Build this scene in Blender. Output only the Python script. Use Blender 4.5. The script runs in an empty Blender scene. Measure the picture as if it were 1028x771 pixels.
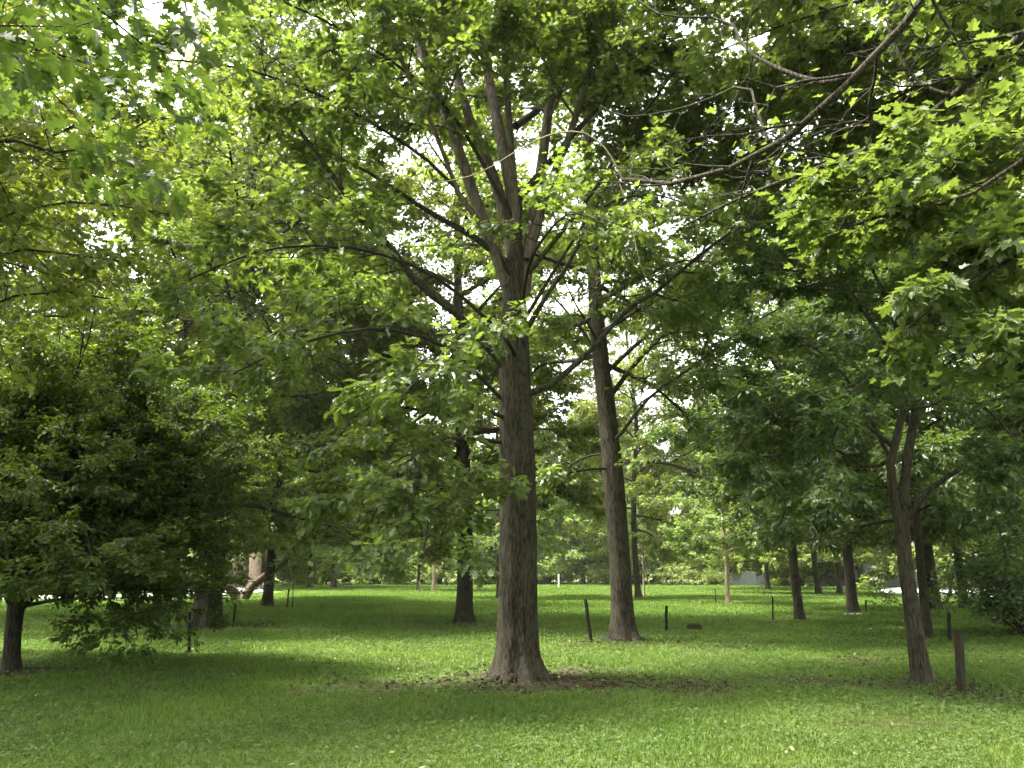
import bpy, math, numpy as np
from mathutils import Vector

scene = bpy.context.scene
COL = scene.collection
rng = np.random.default_rng(7)
PI = math.pi

# ------------------------------------------------------------------ camera geometry
FPX, PITCH, EYE = 807.0, math.radians(13.0), 1.6
CP, SP = math.cos(PITCH), math.sin(PITCH)


def at(px, py, Y):
    """World point at forward distance Y on the line of sight of a photograph pixel."""
    xr, yr = (px - 514.0) / FPX, (385.5 - py) / FPX
    d = np.array([xr, CP - yr * SP, SP + yr * CP])
    s = Y / d[1]
    return np.array([0, 0, EYE]) + d * s


def ground_at(px, py):
    xr, yr = (px - 514.0) / FPX, (385.5 - py) / FPX
    d = np.array([xr, CP - yr * SP, SP + yr * CP])
    s = -EYE / d[2]
    return np.array([d[0] * s, d[1] * s, 0.0])


# ------------------------------------------------------------------ noise
def _hash(ix, iy, seed):
    n = (ix.astype(np.int64) * 374761393 + iy.astype(np.int64) * 668265263 + seed * 974634541) & 0xFFFFFFFF
    n = ((n ^ (n >> 13)) * 1274126177) & 0xFFFFFFFF
    return ((n ^ (n >> 16)) & 0xFFFF) / 65535.0


def noise2(x, y, seed=0):
    ix, iy = np.floor(x), np.floor(y)
    fx, fy = x - ix, y - iy
    fx, fy = fx * fx * (3 - 2 * fx), fy * fy * (3 - 2 * fy)
    a, b = _hash(ix, iy, seed), _hash(ix + 1, iy, seed)
    c, d = _hash(ix, iy + 1, seed), _hash(ix + 1, iy + 1, seed)
    return (a * (1 - fx) + b * fx) * (1 - fy) + (c * (1 - fx) + d * fx) * fy


def fbm(x, y, seed=0, octv=4):
    s, a, t = 0.0, 0.5, 0.0
    for k in range(octv):
        s = s + a * noise2(x * 2 ** k, y * 2 ** k, seed + k)
        t += a
        a *= 0.5
    return s / t


# ------------------------------------------------------------------ object helpers
def mesh_from(name, V, polys, mat, smooth=False):
    """polys: list of int arrays (M, k)."""
    me = bpy.data.meshes.new(name)
    V = np.ascontiguousarray(V, dtype=np.float32)
    me.vertices.add(len(V))
    me.vertices.foreach_set('co', V.ravel())
    loops = np.concatenate([p.ravel() for p in polys]).astype(np.int32)
    starts, o = [], 0
    for p in polys:
        m, k = p.shape
        starts.append(o + np.arange(m, dtype=np.int32) * k)
        o += m * k
    starts = np.concatenate(starts)
    me.loops.add(len(loops))
    me.loops.foreach_set('vertex_index', loops)
    me.polygons.add(len(starts))
    me.polygons.foreach_set('loop_start', starts.astype(np.int32))
    me.polygons.foreach_set('use_smooth', np.full(len(starts), smooth, dtype=bool))
    me.update(calc_edges=True)
    me.materials.append(mat)
    return me


def obj(name, me, parent=None):
    o = bpy.data.objects.new(name, me)
    COL.objects.link(o)
    if parent is not None:
        o.parent = parent
    return o


def thing(name, label, cat, loc, rotz=0.0, group=None, scale=1.0):
    o = bpy.data.objects.new(name, None)
    o.empty_display_size = 0.3
    COL.objects.link(o)
    o.location = [float(v) for v in loc]
    o.rotation_euler = (0, 0, rotz)
    o.scale = (scale,) * 3
    o['label'] = label
    o['category'] = cat
    if group:
        o['group'] = group
    return o


def tag(o, label, cat, group=None):
    o['label'] = label
    o['category'] = cat
    if group:
        o['group'] = group
    return o


# ------------------------------------------------------------------ materials
def new_mat(name):
    m = bpy.data.materials.new(name)
    m.use_nodes = True
    m.node_tree.nodes.clear()
    return m, m.node_tree.nodes, m.node_tree.links


def ramp(N, L, fac, stops):
    r = N.new('ShaderNodeValToRGB')
    e = r.color_ramp.elements
    while len(e) < len(stops):
        e.new(0.5)
    for k, (p, c) in enumerate(stops):
        e[k].position = p
        e[k].color = (*c, 1)
    L.new(fac, r.inputs[0])
    return r.outputs[0]


def leaf_mat(name, c_dark, c_mid, c_light, tr, trans=0.42, rough=0.42, spec=0.5):
    m, N, L = new_mat(name)
    g = N.new('ShaderNodeNewGeometry')
    col = ramp(N, L, g.outputs['Random Per Island'], [(0, c_dark), (0.55, c_mid), (1, c_light)])
    p = N.new('ShaderNodeBsdfPrincipled')
    p.inputs['Roughness'].default_value = rough
    p.inputs['Specular IOR Level'].default_value = spec
    L.new(col, p.inputs['Base Color'])
    t = N.new('ShaderNodeBsdfTranslucent')
    mu = N.new('ShaderNodeMix')
    mu.data_type = 'RGBA'
    mu.blend_type = 'MULTIPLY'
    mu.inputs[0].default_value = 1
    L.new(col, mu.inputs[6])
    mu.inputs[7].default_value = (*tr, 1)
    L.new(mu.outputs[2], t.inputs['Color'])
    mx = N.new('ShaderNodeMixShader')
    mx.inputs[0].default_value = trans
    L.new(p.outputs[0], mx.inputs[1])
    L.new(t.outputs[0], mx.inputs[2])
    o = N.new('ShaderNodeOutputMaterial')
    L.new(mx.outputs[0], o.inputs['Surface'])
    return m


def bark_mat(name, c0, c1, c2, sc=11.0, stretch=0.17, bump=0.9, dist=0.03):
    m, N, L = new_mat(name)
    tc = N.new('ShaderNodeTexCoord')
    mp = N.new('ShaderNodeMapping')
    mp.inputs['Scale'].default_value = (sc, sc, sc * stretch)
    L.new(tc.outputs['Object'], mp.inputs['Vector'])
    n1 = N.new('ShaderNodeTexNoise')
    n1.inputs['Scale'].default_value = 2.2
    n1.inputs['Detail'].default_value = 6
    n1.inputs['Roughness'].default_value = 0.62
    n1.inputs['Distortion'].default_value = 0.5
    L.new(mp.outputs[0], n1.inputs['Vector'])
    v = N.new('ShaderNodeTexVoronoi')
    v.feature = 'DISTANCE_TO_EDGE'
    v.inputs['Scale'].default_value = 2.6
    L.new(mp.outputs[0], v.inputs['Vector'])
    n2 = N.new('ShaderNodeTexNoise')
    n2.inputs['Scale'].default_value = 1.3
    n2.inputs['Detail'].default_value = 3
    L.new(tc.outputs['Object'], n2.inputs['Vector'])
    mul = N.new('ShaderNodeMath')
    mul.operation = 'MULTIPLY_ADD'
    L.new(v.outputs['Distance'], mul.inputs[0])
    mul.inputs[1].default_value = 0.9
    L.new(n1.outputs[0], mul.inputs[2])
    add = N.new('ShaderNodeMath')
    add.operation = 'MULTIPLY_ADD'
    L.new(n2.outputs[0], add.inputs[0])
    add.inputs[1].default_value = 0.35
    L.new(mul.outputs[0], add.inputs[2])
    col0 = ramp(N, L, add.outputs[0], [(0.46, c0), (0.66, c1), (0.90, c2)])
    n3 = N.new('ShaderNodeTexNoise')
    n3.inputs['Scale'].default_value = 3.1
    n3.inputs['Detail'].default_value = 7
    n3.inputs['Roughness'].default_value = .7
    L.new(tc.outputs['Object'], n3.inputs['Vector'])
    lf_ = ramp(N, L, n3.outputs[0], [(.52, (0, 0, 0)), (.66, (.75, .75, .75))])
    lich = N.new('ShaderNodeMix')
    lich.data_type = 'RGBA'
    L.new(lf_, lich.inputs[0])
    L.new(col0, lich.inputs[6])
    lich.inputs[7].default_value = (c2[0] * .95, c2[1] * 1.35, c2[2] * 1.15, 1)
    col = lich.outputs[2]
    p = N.new('ShaderNodeBsdfPrincipled')
    p.inputs['Roughness'].default_value = 0.9
    p.inputs['Specular IOR Level'].default_value = 0.2
    L.new(col, p.inputs['Base Color'])
    b = N.new('ShaderNodeBump')
    b.inputs['Strength'].default_value = bump
    b.inputs['Distance'].default_value = dist
    L.new(mul.outputs[0], b.inputs['Height'])
    L.new(b.outputs[0], p.inputs['Normal'])
    o = N.new('ShaderNodeOutputMaterial')
    L.new(p.outputs[0], o.inputs['Surface'])
    return m


def rough_mat(name, c0, c1, scale=6.0, rough=0.85, bump=0.3, vec=None):
    m, N, L = new_mat(name)
    tc = N.new('ShaderNodeTexCoord')
    mp = N.new('ShaderNodeMapping')
    if vec:
        mp.inputs['Scale'].default_value = vec
    L.new(tc.outputs['Object'], mp.inputs['Vector'])
    n1 = N.new('ShaderNodeTexNoise')
    n1.inputs['Scale'].default_value = scale
    n1.inputs['Detail'].default_value = 6
    n1.inputs['Roughness'].default_value = 0.65
    L.new(mp.outputs[0], n1.inputs['Vector'])
    col = ramp(N, L, n1.outputs[0], [(0.3, c0), (0.7, c1)])
    p = N.new('ShaderNodeBsdfPrincipled')
    p.inputs['Roughness'].default_value = rough
    p.inputs['Specular IOR Level'].default_value = .2
    L.new(col, p.inputs['Base Color'])
    b = N.new('ShaderNodeBump')
    b.inputs['Strength'].default_value = bump
    b.inputs['Distance'].default_value = 0.01
    L.new(n1.outputs[0], b.inputs['Height'])
    L.new(b.outputs[0], p.inputs['Normal'])
    o = N.new('ShaderNodeOutputMaterial')
    L.new(p.outputs[0], o.inputs['Surface'])
    return m


M = {}
M['oak_leaf'] = leaf_mat('oak leaves', (.056, .083, .024), (.082, .118, .032), (.115, .156, .046), (1.7, 1.7, .65), trans=.5)
M['oak_leaf_b'] = leaf_mat('oak leaves lighter', (.068, .092, .024), (.098, .130, .032), (.132, .168, .048), (1.75, 1.7, .6), trans=.55)
M['dense_leaf'] = leaf_mat('small dense leaves', (.032, .050, .011), (.046, .070, .014), (.066, .098, .020), (2.0, 2.0, .5), trans=.4, rough=.55, spec=.3)
M['maple_leaf'] = leaf_mat('maple leaves', (.054, .079, .023), (.074, .104, .030), (.098, .132, .040), (1.55, 1.55, .65), trans=.54)
M['dark_leaf'] = leaf_mat('dark glossy leaves', (.038, .062, .021), (.054, .086, .026), (.076, .114, .034), (1.7, 1.75, .65), trans=.45)
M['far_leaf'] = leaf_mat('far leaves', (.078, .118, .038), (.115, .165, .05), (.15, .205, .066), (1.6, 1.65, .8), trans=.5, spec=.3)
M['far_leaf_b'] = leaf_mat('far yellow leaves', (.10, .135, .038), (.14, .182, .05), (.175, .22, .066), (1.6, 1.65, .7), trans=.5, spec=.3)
M['shrub_leaf'] = leaf_mat('shrub leaves', (.040, .070, .026), (.062, .10, .036), (.092, .135, .05), (1.6, 1.8, .7), spec=.3)
M['bark'] = bark_mat('oak bark', (.0011, .0009, .0005), (.0082, .0066, .0039), (.038, .0315, .0195))
M['bark_upper_lit'] = bark_mat('lit upper bark', (.012, .009, .0065), (.045, .034, .026), (.085, .067, .053), sc=6)  # upper bark made paler, with light on the stems put into the colour
M['bark_grey'] = bark_mat('grey bark', (.0014, .0011, .0006), (.0102, .0083, .0051), (.040, .0335, .0215), sc=10)
M['bark_dark'] = bark_mat('dark bark', (.0014, .0011, .0006), (.0092, .0074, .0046), (.030, .025, .016))
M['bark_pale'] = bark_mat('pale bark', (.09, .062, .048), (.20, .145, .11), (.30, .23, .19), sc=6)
M['bark_red'] = bark_mat('reddish bark', (.014, .009, .006), (.042, .027, .018), (.085, .059, .042), sc=6)
M['twig'] = rough_mat('twig bark', (.009, .0065, .0042), (.028, .021, .0145), 8)
M['twig_pale'] = rough_mat('pale twig bark', (.10, .08, .055), (.2, .165, .12), 8)
M['post_wood'] = rough_mat('weathered post wood', (.005, .004, .0025), (.030, .0235, .0145), 5, .9, .7, (6, 6, 1))
M['stake'] = rough_mat('dark green stake', (.004, .0045, .0025), (.012, .0125, .007), 12, .9, .2)
M['stake_grey'] = rough_mat('grey brown stake', (.04, .034, .027), (.1, .085, .065), 12, .8, .3, (6, 6, 1))
M['white_post'] = rough_mat('white painted post', (.34, .34, .31), (.48, .48, .45), 8, .6, .1)
M['block'] = rough_mat('dark block', (.012, .010, .008), (.035, .028, .022), 8, .9, .6)
M['road'] = rough_mat('pale concrete road', (.44, .42, .40), (.56, .54, .52), 1.5, .9, .15)
M['kerb'] = rough_mat('concrete kerb', (.34, .33, .31), (.46, .45, .43), 4, .9, .2)
M['fence'] = rough_mat('grey fence boards', (.16, .18, .19), (.27, .29, .3), 3, .8, .3, (6, 6, .6))
M['house_wall'] = rough_mat('blue grey siding', (.24, .28, .30), (.33, .37, .39), 2, .8, .1)
M['house_brick'] = rough_mat('red brown brick', (.22, .11, .075), (.36, .2, .15), 14, .9, .3)
M['house_roof'] = rough_mat('grey shingle', (.05, .05, .05), (.11, .105, .1), 6, .9, .5)
M['trim'] = rough_mat('white trim', (.62, .62, .6), (.74, .74, .72), 4, .6, .05)
gm, N_, L_ = new_mat('window glass')
p_ = N_.new('ShaderNodeBsdfPrincipled')
p_.inputs['Base Color'].default_value = (.02, .025, .03, 1)
p_.inputs['Roughness'].default_value = .08
L_.new(p_.outputs[0], N_.new('ShaderNodeOutputMaterial').inputs['Surface'])
M['glass'] = gm


# ------------------------------------------------------------------ branch geometry
def nrm(v):
    return v / (np.linalg.norm(v, axis=-1, keepdims=True) + 1e-9)


def resample(P, K):
    P = np.asarray(P, float)
    # Catmull-Rom then arc-length resample
    Q = np.vstack([2 * P[0] - P[1], P, 2 * P[-1] - P[-2]])
    out = []
    for i in range(1, len(Q) - 2):
        for t in np.linspace(0, 1, 8, endpoint=False):
            a, b, c, d = Q[i - 1], Q[i], Q[i + 1], Q[i + 2]
            out.append(.5 * ((2 * b) + (-a + c) * t + (2 * a - 5 * b + 4 * c - d) * t * t + (-a + 3 * b - 3 * c + d) * t ** 3))
    out.append(P[-1])
    out = np.array(out)
    s = np.concatenate([[0], np.cumsum(np.linalg.norm(np.diff(out, axis=0), axis=1))])
    u = np.linspace(0, s[-1], K)
    return np.stack([np.interp(u, s, out[:, k]) for k in range(3)], 1)


def tubes(P, R, S):
    """P (N,K,3), R (N,K) -> verts, quads (capped at the tip by collapsing radius)."""
    N, K, _ = P.shape
    T = np.empty_like(P)
    T[:, 1:-1] = P[:, 2:] - P[:, :-2]
    T[:, 0] = P[:, 1] - P[:, 0]
    T[:, -1] = P[:, -1] - P[:, -2]
    T = nrm(T)
    mean = nrm(P[:, -1] - P[:, 0])
    ref = np.where(np.abs(mean[:, 2:3]) < .75, np.array([[0, 0, 1.0]]), np.array([[1.0, 0, 0]]))
    ref = np.repeat(ref[:, None, :], K, 1)
    U = nrm(np.cross(T, ref))
    W = np.cross(T, U)
    a = np.arange(S) * 2 * PI / S
    V = P[:, :, None, :] + R[:, :, None, None] * (np.cos(a)[None, None, :, None] * U[:, :, None, :] + np.sin(a)[None, None, :, None] * W[:, :, None, :])
    idx = np.arange(N * K * S).reshape(N, K, S)
    q = np.stack([idx[:, :-1], np.roll(idx[:, :-1], -1, 2), np.roll(idx[:, 1:], -1, 2), idx[:, 1:]], -1).reshape(-1, 4)
    return V.reshape(-1, 3), q


def branch_out(P, R, spacing, k, lo, hi, t0=.2, ang=52, spread=.7, up=.1, K=5, rmax=.5, rng=rng, flat=0.0):
    """Child branches along every branch of P."""
    N, KP, _ = P.shape
    L = np.linalg.norm(np.diff(P, axis=1), axis=2).sum(1)
    n = np.maximum(1, np.round(L * (1 - t0) / spacing)).astype(int)
    par = np.repeat(np.arange(N), n)
    j = np.concatenate([np.arange(m) for m in n])
    t = t0 + (1 - t0) * (j + rng.uniform(.1, .95, len(j))) / n[par]
    t = np.clip(t, 0, .995)
    f = t * (KP - 1)
    i = np.minimum(f.astype(int), KP - 2)
    fr = (f - i)[:, None]
    p0 = P[par, i] * (1 - fr) + P[par, i + 1] * fr
    tan = nrm(P[par, i + 1] - P[par, i])
    r0 = R[par, i] * (1 - fr[:, 0]) + R[par, i + 1] * fr[:, 0]
    h = nrm(np.cross(tan, np.array([0, 0, 1.0])) + 1e-4)
    v = np.cross(h, tan)
    ph = (j % 2) * PI + rng.normal(0, spread, len(j))
    side = np.cos(ph)[:, None] * h + np.sin(ph)[:, None] * v
    a = np.radians(np.clip(rng.normal(ang, 13, len(j)), 15, 95))[:, None]
    d = nrm(np.cos(a) * tan + np.sin(a) * side)
    d[:, 2] *= (1 - flat)
    d = nrm(d)
    ln = np.clip(k * L[par] * (1 - .7 * t) * rng.uniform(.65, 1.35, len(j)), lo, hi)
    s = np.linspace(0, 1, K)
    bend = rng.normal(0, .16, (len(j), 3))
    bend[:, 2] += up
    w = rng.normal(0, .05, (len(j), K, 3)) * np.minimum(s, .8)[None, :, None]
    C = p0[:, None, :] + ln[:, None, None] * (d[:, None, :] * s[None, :, None] + bend[:, None, :] * (s ** 2)[None, :, None] + w)
    rr = np.minimum(rmax * r0, .012 * ln + .002)
    RC = rr[:, None] * (1 - .75 * s)[None, :]
    return C, RC, par


# leaf shapes: rows of (x along, y half width) on one side of the midrib
SH = {
    'oak': dict(side=[(.18, .05), (.24, .27), (.36, .12), (.5, .36), (.6, .14), (.76, .27), (.84, .1)], mid=[0., .45, 1.]),
    'maple': dict(side=[(-.06, .14), (.0, .44), (.1, .5), (.25, .31), (.5, .43), (.65, .48), (.62, .33), (.56, .19), (.76, .2), (.84, .09)], mid=[0., .4, 1.]),
    'lobe': dict(side=[(.22, .24), (.38, .14), (.58, .34), (.74, .14)], mid=[0., 1.]),
    'oval': dict(side=[(.3, .24), (.68, .22)], mid=[0., 1.]),
}


def leaf_geo(pos, d, n, size, shape, fold=.22, rng=rng):
    sh = SH[shape]
    mid, side = sh['mid'], sh['side']
    loc = [(x, 0., 0.) for x in mid] + [(x, y, y) for x, y in side] + [(x, -y, y) for x, y in side]
    loc = np.array(loc)
    fo = (fold * rng.uniform(.1, 2.0, len(pos)))[:, None, None]
    cu = rng.uniform(-.04, .38, len(pos))[:, None, None]
    zz = fo * loc[None, :, 2:3] - cu * loc[None, :, 0:1] ** 2
    nm, ns = len(mid), len(side)
    rgt = [0] + [nm + q for q in range(ns)] + [nm - 1 - q for q in range(nm - 1)]
    lft = [q for q in range(nm)] + [nm + ns + ns - 1 - q for q in range(ns)]
    n = nrm(n - (n * d).sum(1, keepdims=True) * d)
    b = np.cross(n, d)
    V = pos[:, None, :] + size[:, None, None] * (loc[None, :, 0:1] * d[:, None, :] + loc[None, :, 1:2] * b[:, None, :] + zz * n[:, None, :])
    m = len(pos)
    base = (np.arange(m) * len(loc))[:, None]
    return V.reshape(-1, 3), [base + np.array(rgt)[None], base + np.array(lft)[None]]


def leaf_spots(P, density, t0, droop, tilt, rng, minimum=2, off=.03):
    N, K, _ = P.shape
    L = np.linalg.norm(np.diff(P, axis=1), axis=2).sum(1)
    n = np.maximum(minimum, np.round(L * density * rng.uniform(.6, 1.4, N))).astype(int)
    par = np.repeat(np.arange(N), n)
    t = t0 + (1 - t0) * rng.uniform(0, 1, len(par)) ** .8
    f = np.clip(t, 0, .999) * (K - 1)
    i = np.minimum(f.astype(int), K - 2)
    fr = (f - i)[:, None]
    p = P[par, i] * (1 - fr) + P[par, i + 1] * fr
    tan = nrm(P[par, i + 1] - P[par, i])
    h = nrm(np.cross(tan, np.array([0, 0, 1.0])) + 1e-4)
    sg = rng.choice([-1., 1.], len(par))[:, None]
    d = nrm(tan * rng.uniform(.2, 1, (len(par), 1)) + h * sg * rng.uniform(.2, 1.1, (len(par), 1)) + rng.normal(0, .3, (len(par), 3)) + np.array([0, 0, -droop]))
    nn = nrm(np.array([0, 0, 1.]) + rng.normal(0, tilt, (len(par), 3)))
    return p + d * off * rng.uniform(.5, 2.2, (len(par), 1)) + rng.normal(0, off, (len(par), 3)), d, nn, par


def trunk_mesh(P, R, mat, S=24, K=60, flare=.7, lobes=5, seed=0, ridge=.03, fl_h=.28, name='trunk'):
    P = resample(P, K)
    r = np.interp(np.linspace(0, 1, K), np.linspace(0, 1, len(R)), R)
    # more rings near the base
    T = nrm(np.gradient(P, axis=0))
    U = nrm(np.cross(T, np.array([0, 1.0, 0])))
    W = np.cross(U, T)
    a = np.arange(S) * 2 * PI / S
    s = np.concatenate([[0], np.cumsum(np.linalg.norm(np.diff(P, axis=0), axis=1))])
    fl = np.exp(-s / fl_h)
    lob = .5 + .5 * np.cos(lobes * a + seed) * .7 + .3 * np.cos((lobes + 3) * a + 2.1 * seed)
    rr = r[:, None] * (1 + flare * fl[:, None] * (.55 + .6 * lob[None, :]))
    A, Sg = np.meshgrid(a, s)
    nz = fbm(np.cos(A) * 3 + 7 + seed, Sg * 1.1 + np.sin(A) * 3, seed, 3) - .5
    nz2 = noise2(A * S / 6.3 * .35, Sg * 2.5, seed + 9) - .5
    rr = rr * (1 + nz * .16 + nz2 * ridge)
    V = P[:, None, :] + rr[:, :, None] * (np.cos(a)[None, :, None] * U[:, None, :] + np.sin(a)[None, :, None] * W[:, None, :])
    idx = np.arange(K * S).reshape(K, S)
    q = np.stack([idx[:-1], np.roll(idx[:-1], -1, 1), np.roll(idx[1:], -1, 1), idx[1:]], -1).reshape(-1, 4)
    cap = idx[-1][None, :]
    return mesh_from(name, V.reshape(-1, 3), [q, cap], mat, True)


def add_roots(t, B, r, n, length, mat, seed):
    g = np.random.default_rng(seed)
    for k in range(n):
        a = 2 * PI * k / n + g.normal(0, .22)
        L_ = length * g.uniform(.6, 1.25)
        s = np.linspace(0, 1, 7)
        wob = np.cumsum(g.normal(0, .07, 7)) * L_
        d = np.array([math.cos(a), math.sin(a), 0]); e = np.array([-d[1], d[0], 0])
        P = r * .75 * d + d * (s * L_)[:, None] + e * (wob * s)[:, None]
        P[:, 2] = .075 * np.exp(-s * 3.2) - .065 * s - .01 + g.normal(0, .008, 7)
        obj('root', trunk_mesh(P, list(np.linspace(r * .2, .015, 7)), mat, S=12, K=26, flare=0, seed=int(k + seed), ridge=.12, name='root'), t)


def proc_limbs(P, R, n, h0, crown, seed, el_lo=5, el_hi=65, droop=.25, top=1.0):
    """limbs around the trunk polyline (in trunk coords). crown(u)->length, u 0..1 from h0 to top."""
    g = np.random.default_rng(seed)
    P = np.asarray(P)
    Pr = resample(P, 60)
    z = Pr[:, 2]
    r = np.interp(np.linspace(0, 1, 60), np.linspace(0, 1, len(R)), R)
    H = z[-1]
    out = []
    az = g.uniform(0, 6.28)
    for i in range(n):
        u = (i + g.uniform(.1, .9)) / n
        zz = h0 + (H * top - h0) * u
        p0 = np.array([np.interp(zz, z, Pr[:, k]) for k in range(3)])
        r0 = np.interp(zz, z, r)
        az += 2.4 + g.normal(0, .35)
        el = math.radians(el_lo + (el_hi - el_lo) * u + g.normal(0, 7))
        L = crown(u) * g.uniform(.8, 1.2)
        hd = np.array([math.cos(az), math.sin(az), 0])
        d = hd * math.cos(el) + np.array([0, 0, math.sin(el)])
        pts = []
        for s in np.linspace(0, 1, 6):
            pts.append(p0 + L * (d * s + np.array([0, 0, 1.]) * (.12 * u * s - droop * (1 - u) * s ** 2.2)) + g.normal(0, .03 * L, 3) * min(s, .6))
        out.append((resample(np.array(pts), 12), min(r0 * .6, .012 + .013 * L), .008))
    return out


def twig_tree(limbs, prm, g):
    """limbs: list of (P(12,3), r0, r1) -> per limb wood meshes data and leaf arrays"""
    P0 = np.stack([l[0] for l in limbs])
    if prm.get('zmin', 0) > .5:
        zc = prm['zmin'] + .1
        for i in range(len(P0)):
            if i not in prm.get('hang', ()):
                z = P0[i, :, 2]
                P0[i, :, 2] = np.where((z < zc) & (np.arange(len(z)) > 2), zc + (z - zc) * .12, z)
    s = np.linspace(0, 1, P0.shape[1])
    R0 = np.stack([l[1] + (l[2] - l[1]) * s ** .8 for l in limbs])
    C1, R1, p1 = branch_out(P0, R0, prm.get('s1', .32), prm.get('k1', .45), .35, prm.get('hi1', 2.4), prm.get('t1', .18), 50, .55, prm.get('up1', .06), 6, .55, g, prm.get('flat', .35))
    zc = prm.get('zmin', 0) - .15
    hang = np.isin(p1, prm.get('hang', ()))
    k1 = hang | (C1[:, -1, 2] > zc)
    C1, R1, p1 = C1[k1], R1[k1], p1[k1]
    C2, R2, p2 = branch_out(C1, R1, prm.get('s2', .17), prm.get('k2', .5), .2, prm.get('hi2', .9), .12, 48, .6, prm.get('up2', .0), 4, .6, g, prm.get('flat', .35))
    k2 = (C2[:, -1, 2] > zc) | np.isin(p1[p2], prm.get('hang', ()))
    return P0, R0, C1, R1, p1, C2[k2], R2[k2], p2[k2]


def build_tree(name, label, cat, loc, trunk_P, trunk_R, limbs, prm, seed, bark, leaf, shape, size, group=None, split=True, trunk_kw=None, twig='twig', bare=()):
    """All coordinates relative to loc. split: every limb a part."""
    g = np.random.default_rng(seed)
    t = thing(name, label, cat, loc, 0, group)
    kw = dict(S=24, K=60)
    kw.update(trunk_kw or {})
    P0, R0, C1, R1, p1, C2, R2, p2 = twig_tree(limbs, prm, g)
    sz = size
    tot = np.linalg.norm(np.diff(C2, axis=1), axis=2).sum() + .5 * np.linalg.norm(np.diff(C1, axis=1), axis=2).sum()
    sd = prm['n'] / (1 - prm.get('gap', 0)) / tot
    spots = [leaf_spots(C2, sd, .1, prm.get('droop', .25), prm.get('tilt', .45), g, 1, prm.get('off', .03)),
             leaf_spots(C1, sd * .5, .45, prm.get('droop', .25), prm.get('tilt', .45), g, 1, prm.get('off', .03))]
    limb_of = np.concatenate([p1[p2[spots[0][3]]], p1[spots[1][3]]])
    pos, d, nn = [np.concatenate(x) for x in list(zip(*spots))[:3]]
    zm = prm.get('zmin', .12)
    keep = pos[:, 2] > (zm + .9 * (fbm(pos[:, 0] * .7, pos[:, 1] * .7, seed + 3, 3) - .5) if zm > .5 else zm)
    for li in prm.get('hang', ()):
        keep |= (limb_of == li) & (pos[:, 2] > .12)
    if 'thin' in prm:
        wt = np.ones(len(limbs))
        for li, f in prm['thin'].items():
            wt[li] = f
        keep &= g.uniform(0, 1, len(pos)) < wt[limb_of]
    pos, d, nn = pos[keep], d[keep], nn[keep]
    # clumpy thinning so that the crown has gaps
    if prm.get('gap', 0) > 0:
        q = fbm(pos[:, 0] * .9 + pos[:, 2] * .55, pos[:, 1] * .9 + pos[:, 2] * .4, seed, 3)
        k2 = q + g.uniform(-.07, .07, len(q)) > np.quantile(q, prm['gap'])
        pos, d, nn = pos[k2], d[k2], nn[k2]
    szs = sz * g.uniform(.65, 1.25, len(pos))
    tm = trunk_mesh(trunk_P, trunk_R, M[bark], seed=seed % 17, **kw)
    if split:
        obj('trunk', tm, t)
        twl, bkl = M[twig], M[bark]
        for i in range(len(limbs)):
            va, qa = tubes(P0[i:i + 1], R0[i:i + 1], 10)
            m1 = p1 == i
            vb, qb = tubes(C1[m1], R1[m1], 5)
            m2 = m1[p2]
            vc, qc = tubes(C2[m2], R2[m2], 3)
            o1, o2 = len(va), len(va) + len(vb)
            obj('limb', mesh_from('limb', np.vstack([va, vb, vc]), [np.vstack([qa, qb + o1, qc + o2])], (M['bark_upper_lit'] if i in prm.get('pale', ()) else bkl) if limbs[i][1] > .045 else twl, True), t)
    else:
        obj('trunk', tm, t)
        va, qa = tubes(P0, R0, 7)
        vb, qb = tubes(C1, R1, 4)
        vc, qc = tubes(C2, R2, 3)
        o1, o2 = len(va), len(va) + len(vb)
        obj('branchwork', mesh_from('branchwork', np.vstack([va, vb, vc]), [np.vstack([qa, qb + o1, qc + o2])], M[bark], True), t)
    for (Pb, ra, rb) in bare:
        K = 24
        Pb = resample(np.array(Pb), K)[None]
        vv, qq = tubes(Pb, np.linspace(ra, rb, K)[None], 6)
        obj('bare_branch', mesh_from('bare_branch', vv, [qq], M['twig_pale'], True), t)
    V, pol = leaf_geo(pos, d, nn, szs, shape)
    obj('crown', mesh_from('crown', V, pol, M[leaf]), t)
    print(name, 'limbs', len(limbs), 'leaves', len(pos))
    return t


def copy_tree(src, loc, rotz, scale, label, group=None, name=None):
    c = src.copy()
    COL.objects.link(c)
    c.location = [float(v) for v in loc]
    c.rotation_euler = (0, 0, rotz)
    c.scale = (scale[0], scale[0], scale[1]) if isinstance(scale, tuple) else (scale,) * 3
    if name:
        c.name = name
    c['label'] = label
    if group:
        c['group'] = group
    for ch in list(src.children):
        k = ch.copy()
        COL.objects.link(k)
        k.parent = c
    return c


def px_line(pts, base, Y0=None, Y1=None):
    """pixel polyline with depth (given per point, or ramped Y0..Y1) relative to base."""
    n = len(pts)
    out = []
    for i, p in enumerate(pts):
        Y = p[2] if len(p) > 2 else Y0 + (Y1 - Y0) * i / (n - 1)
        out.append(at(p[0], p[1], Y) - base)
    return np.array(out)


def limb_px(pts, base, r0, r1, Y0, Y1):
    return (resample(px_line(pts, base, Y0, Y1), 12), r0, r1)


def crown_fn(R, a=.35, p=1.0):
    return lambda u: R * (a + (1 - a) * (1 - u) ** p) if True else R


def round_crown(R):
    return lambda u: R * (.55 + .45 * math.sin(PI * min(1, u * .8 + .25))) * (1 - .55 * u ** 2)


# ================================================================== THE TREES
DIRT = [(*ground_at(800, 683)[:2], .9, .75), (*ground_at(695, 690)[:2], .8, .85), (*ground_at(352, 688)[:2], .9, .75), (*ground_at(130, 690)[:2], .6, .4), (*ground_at(1000, 700)[:2], .7, .7)]      # (x, y, radius, strength)

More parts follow.
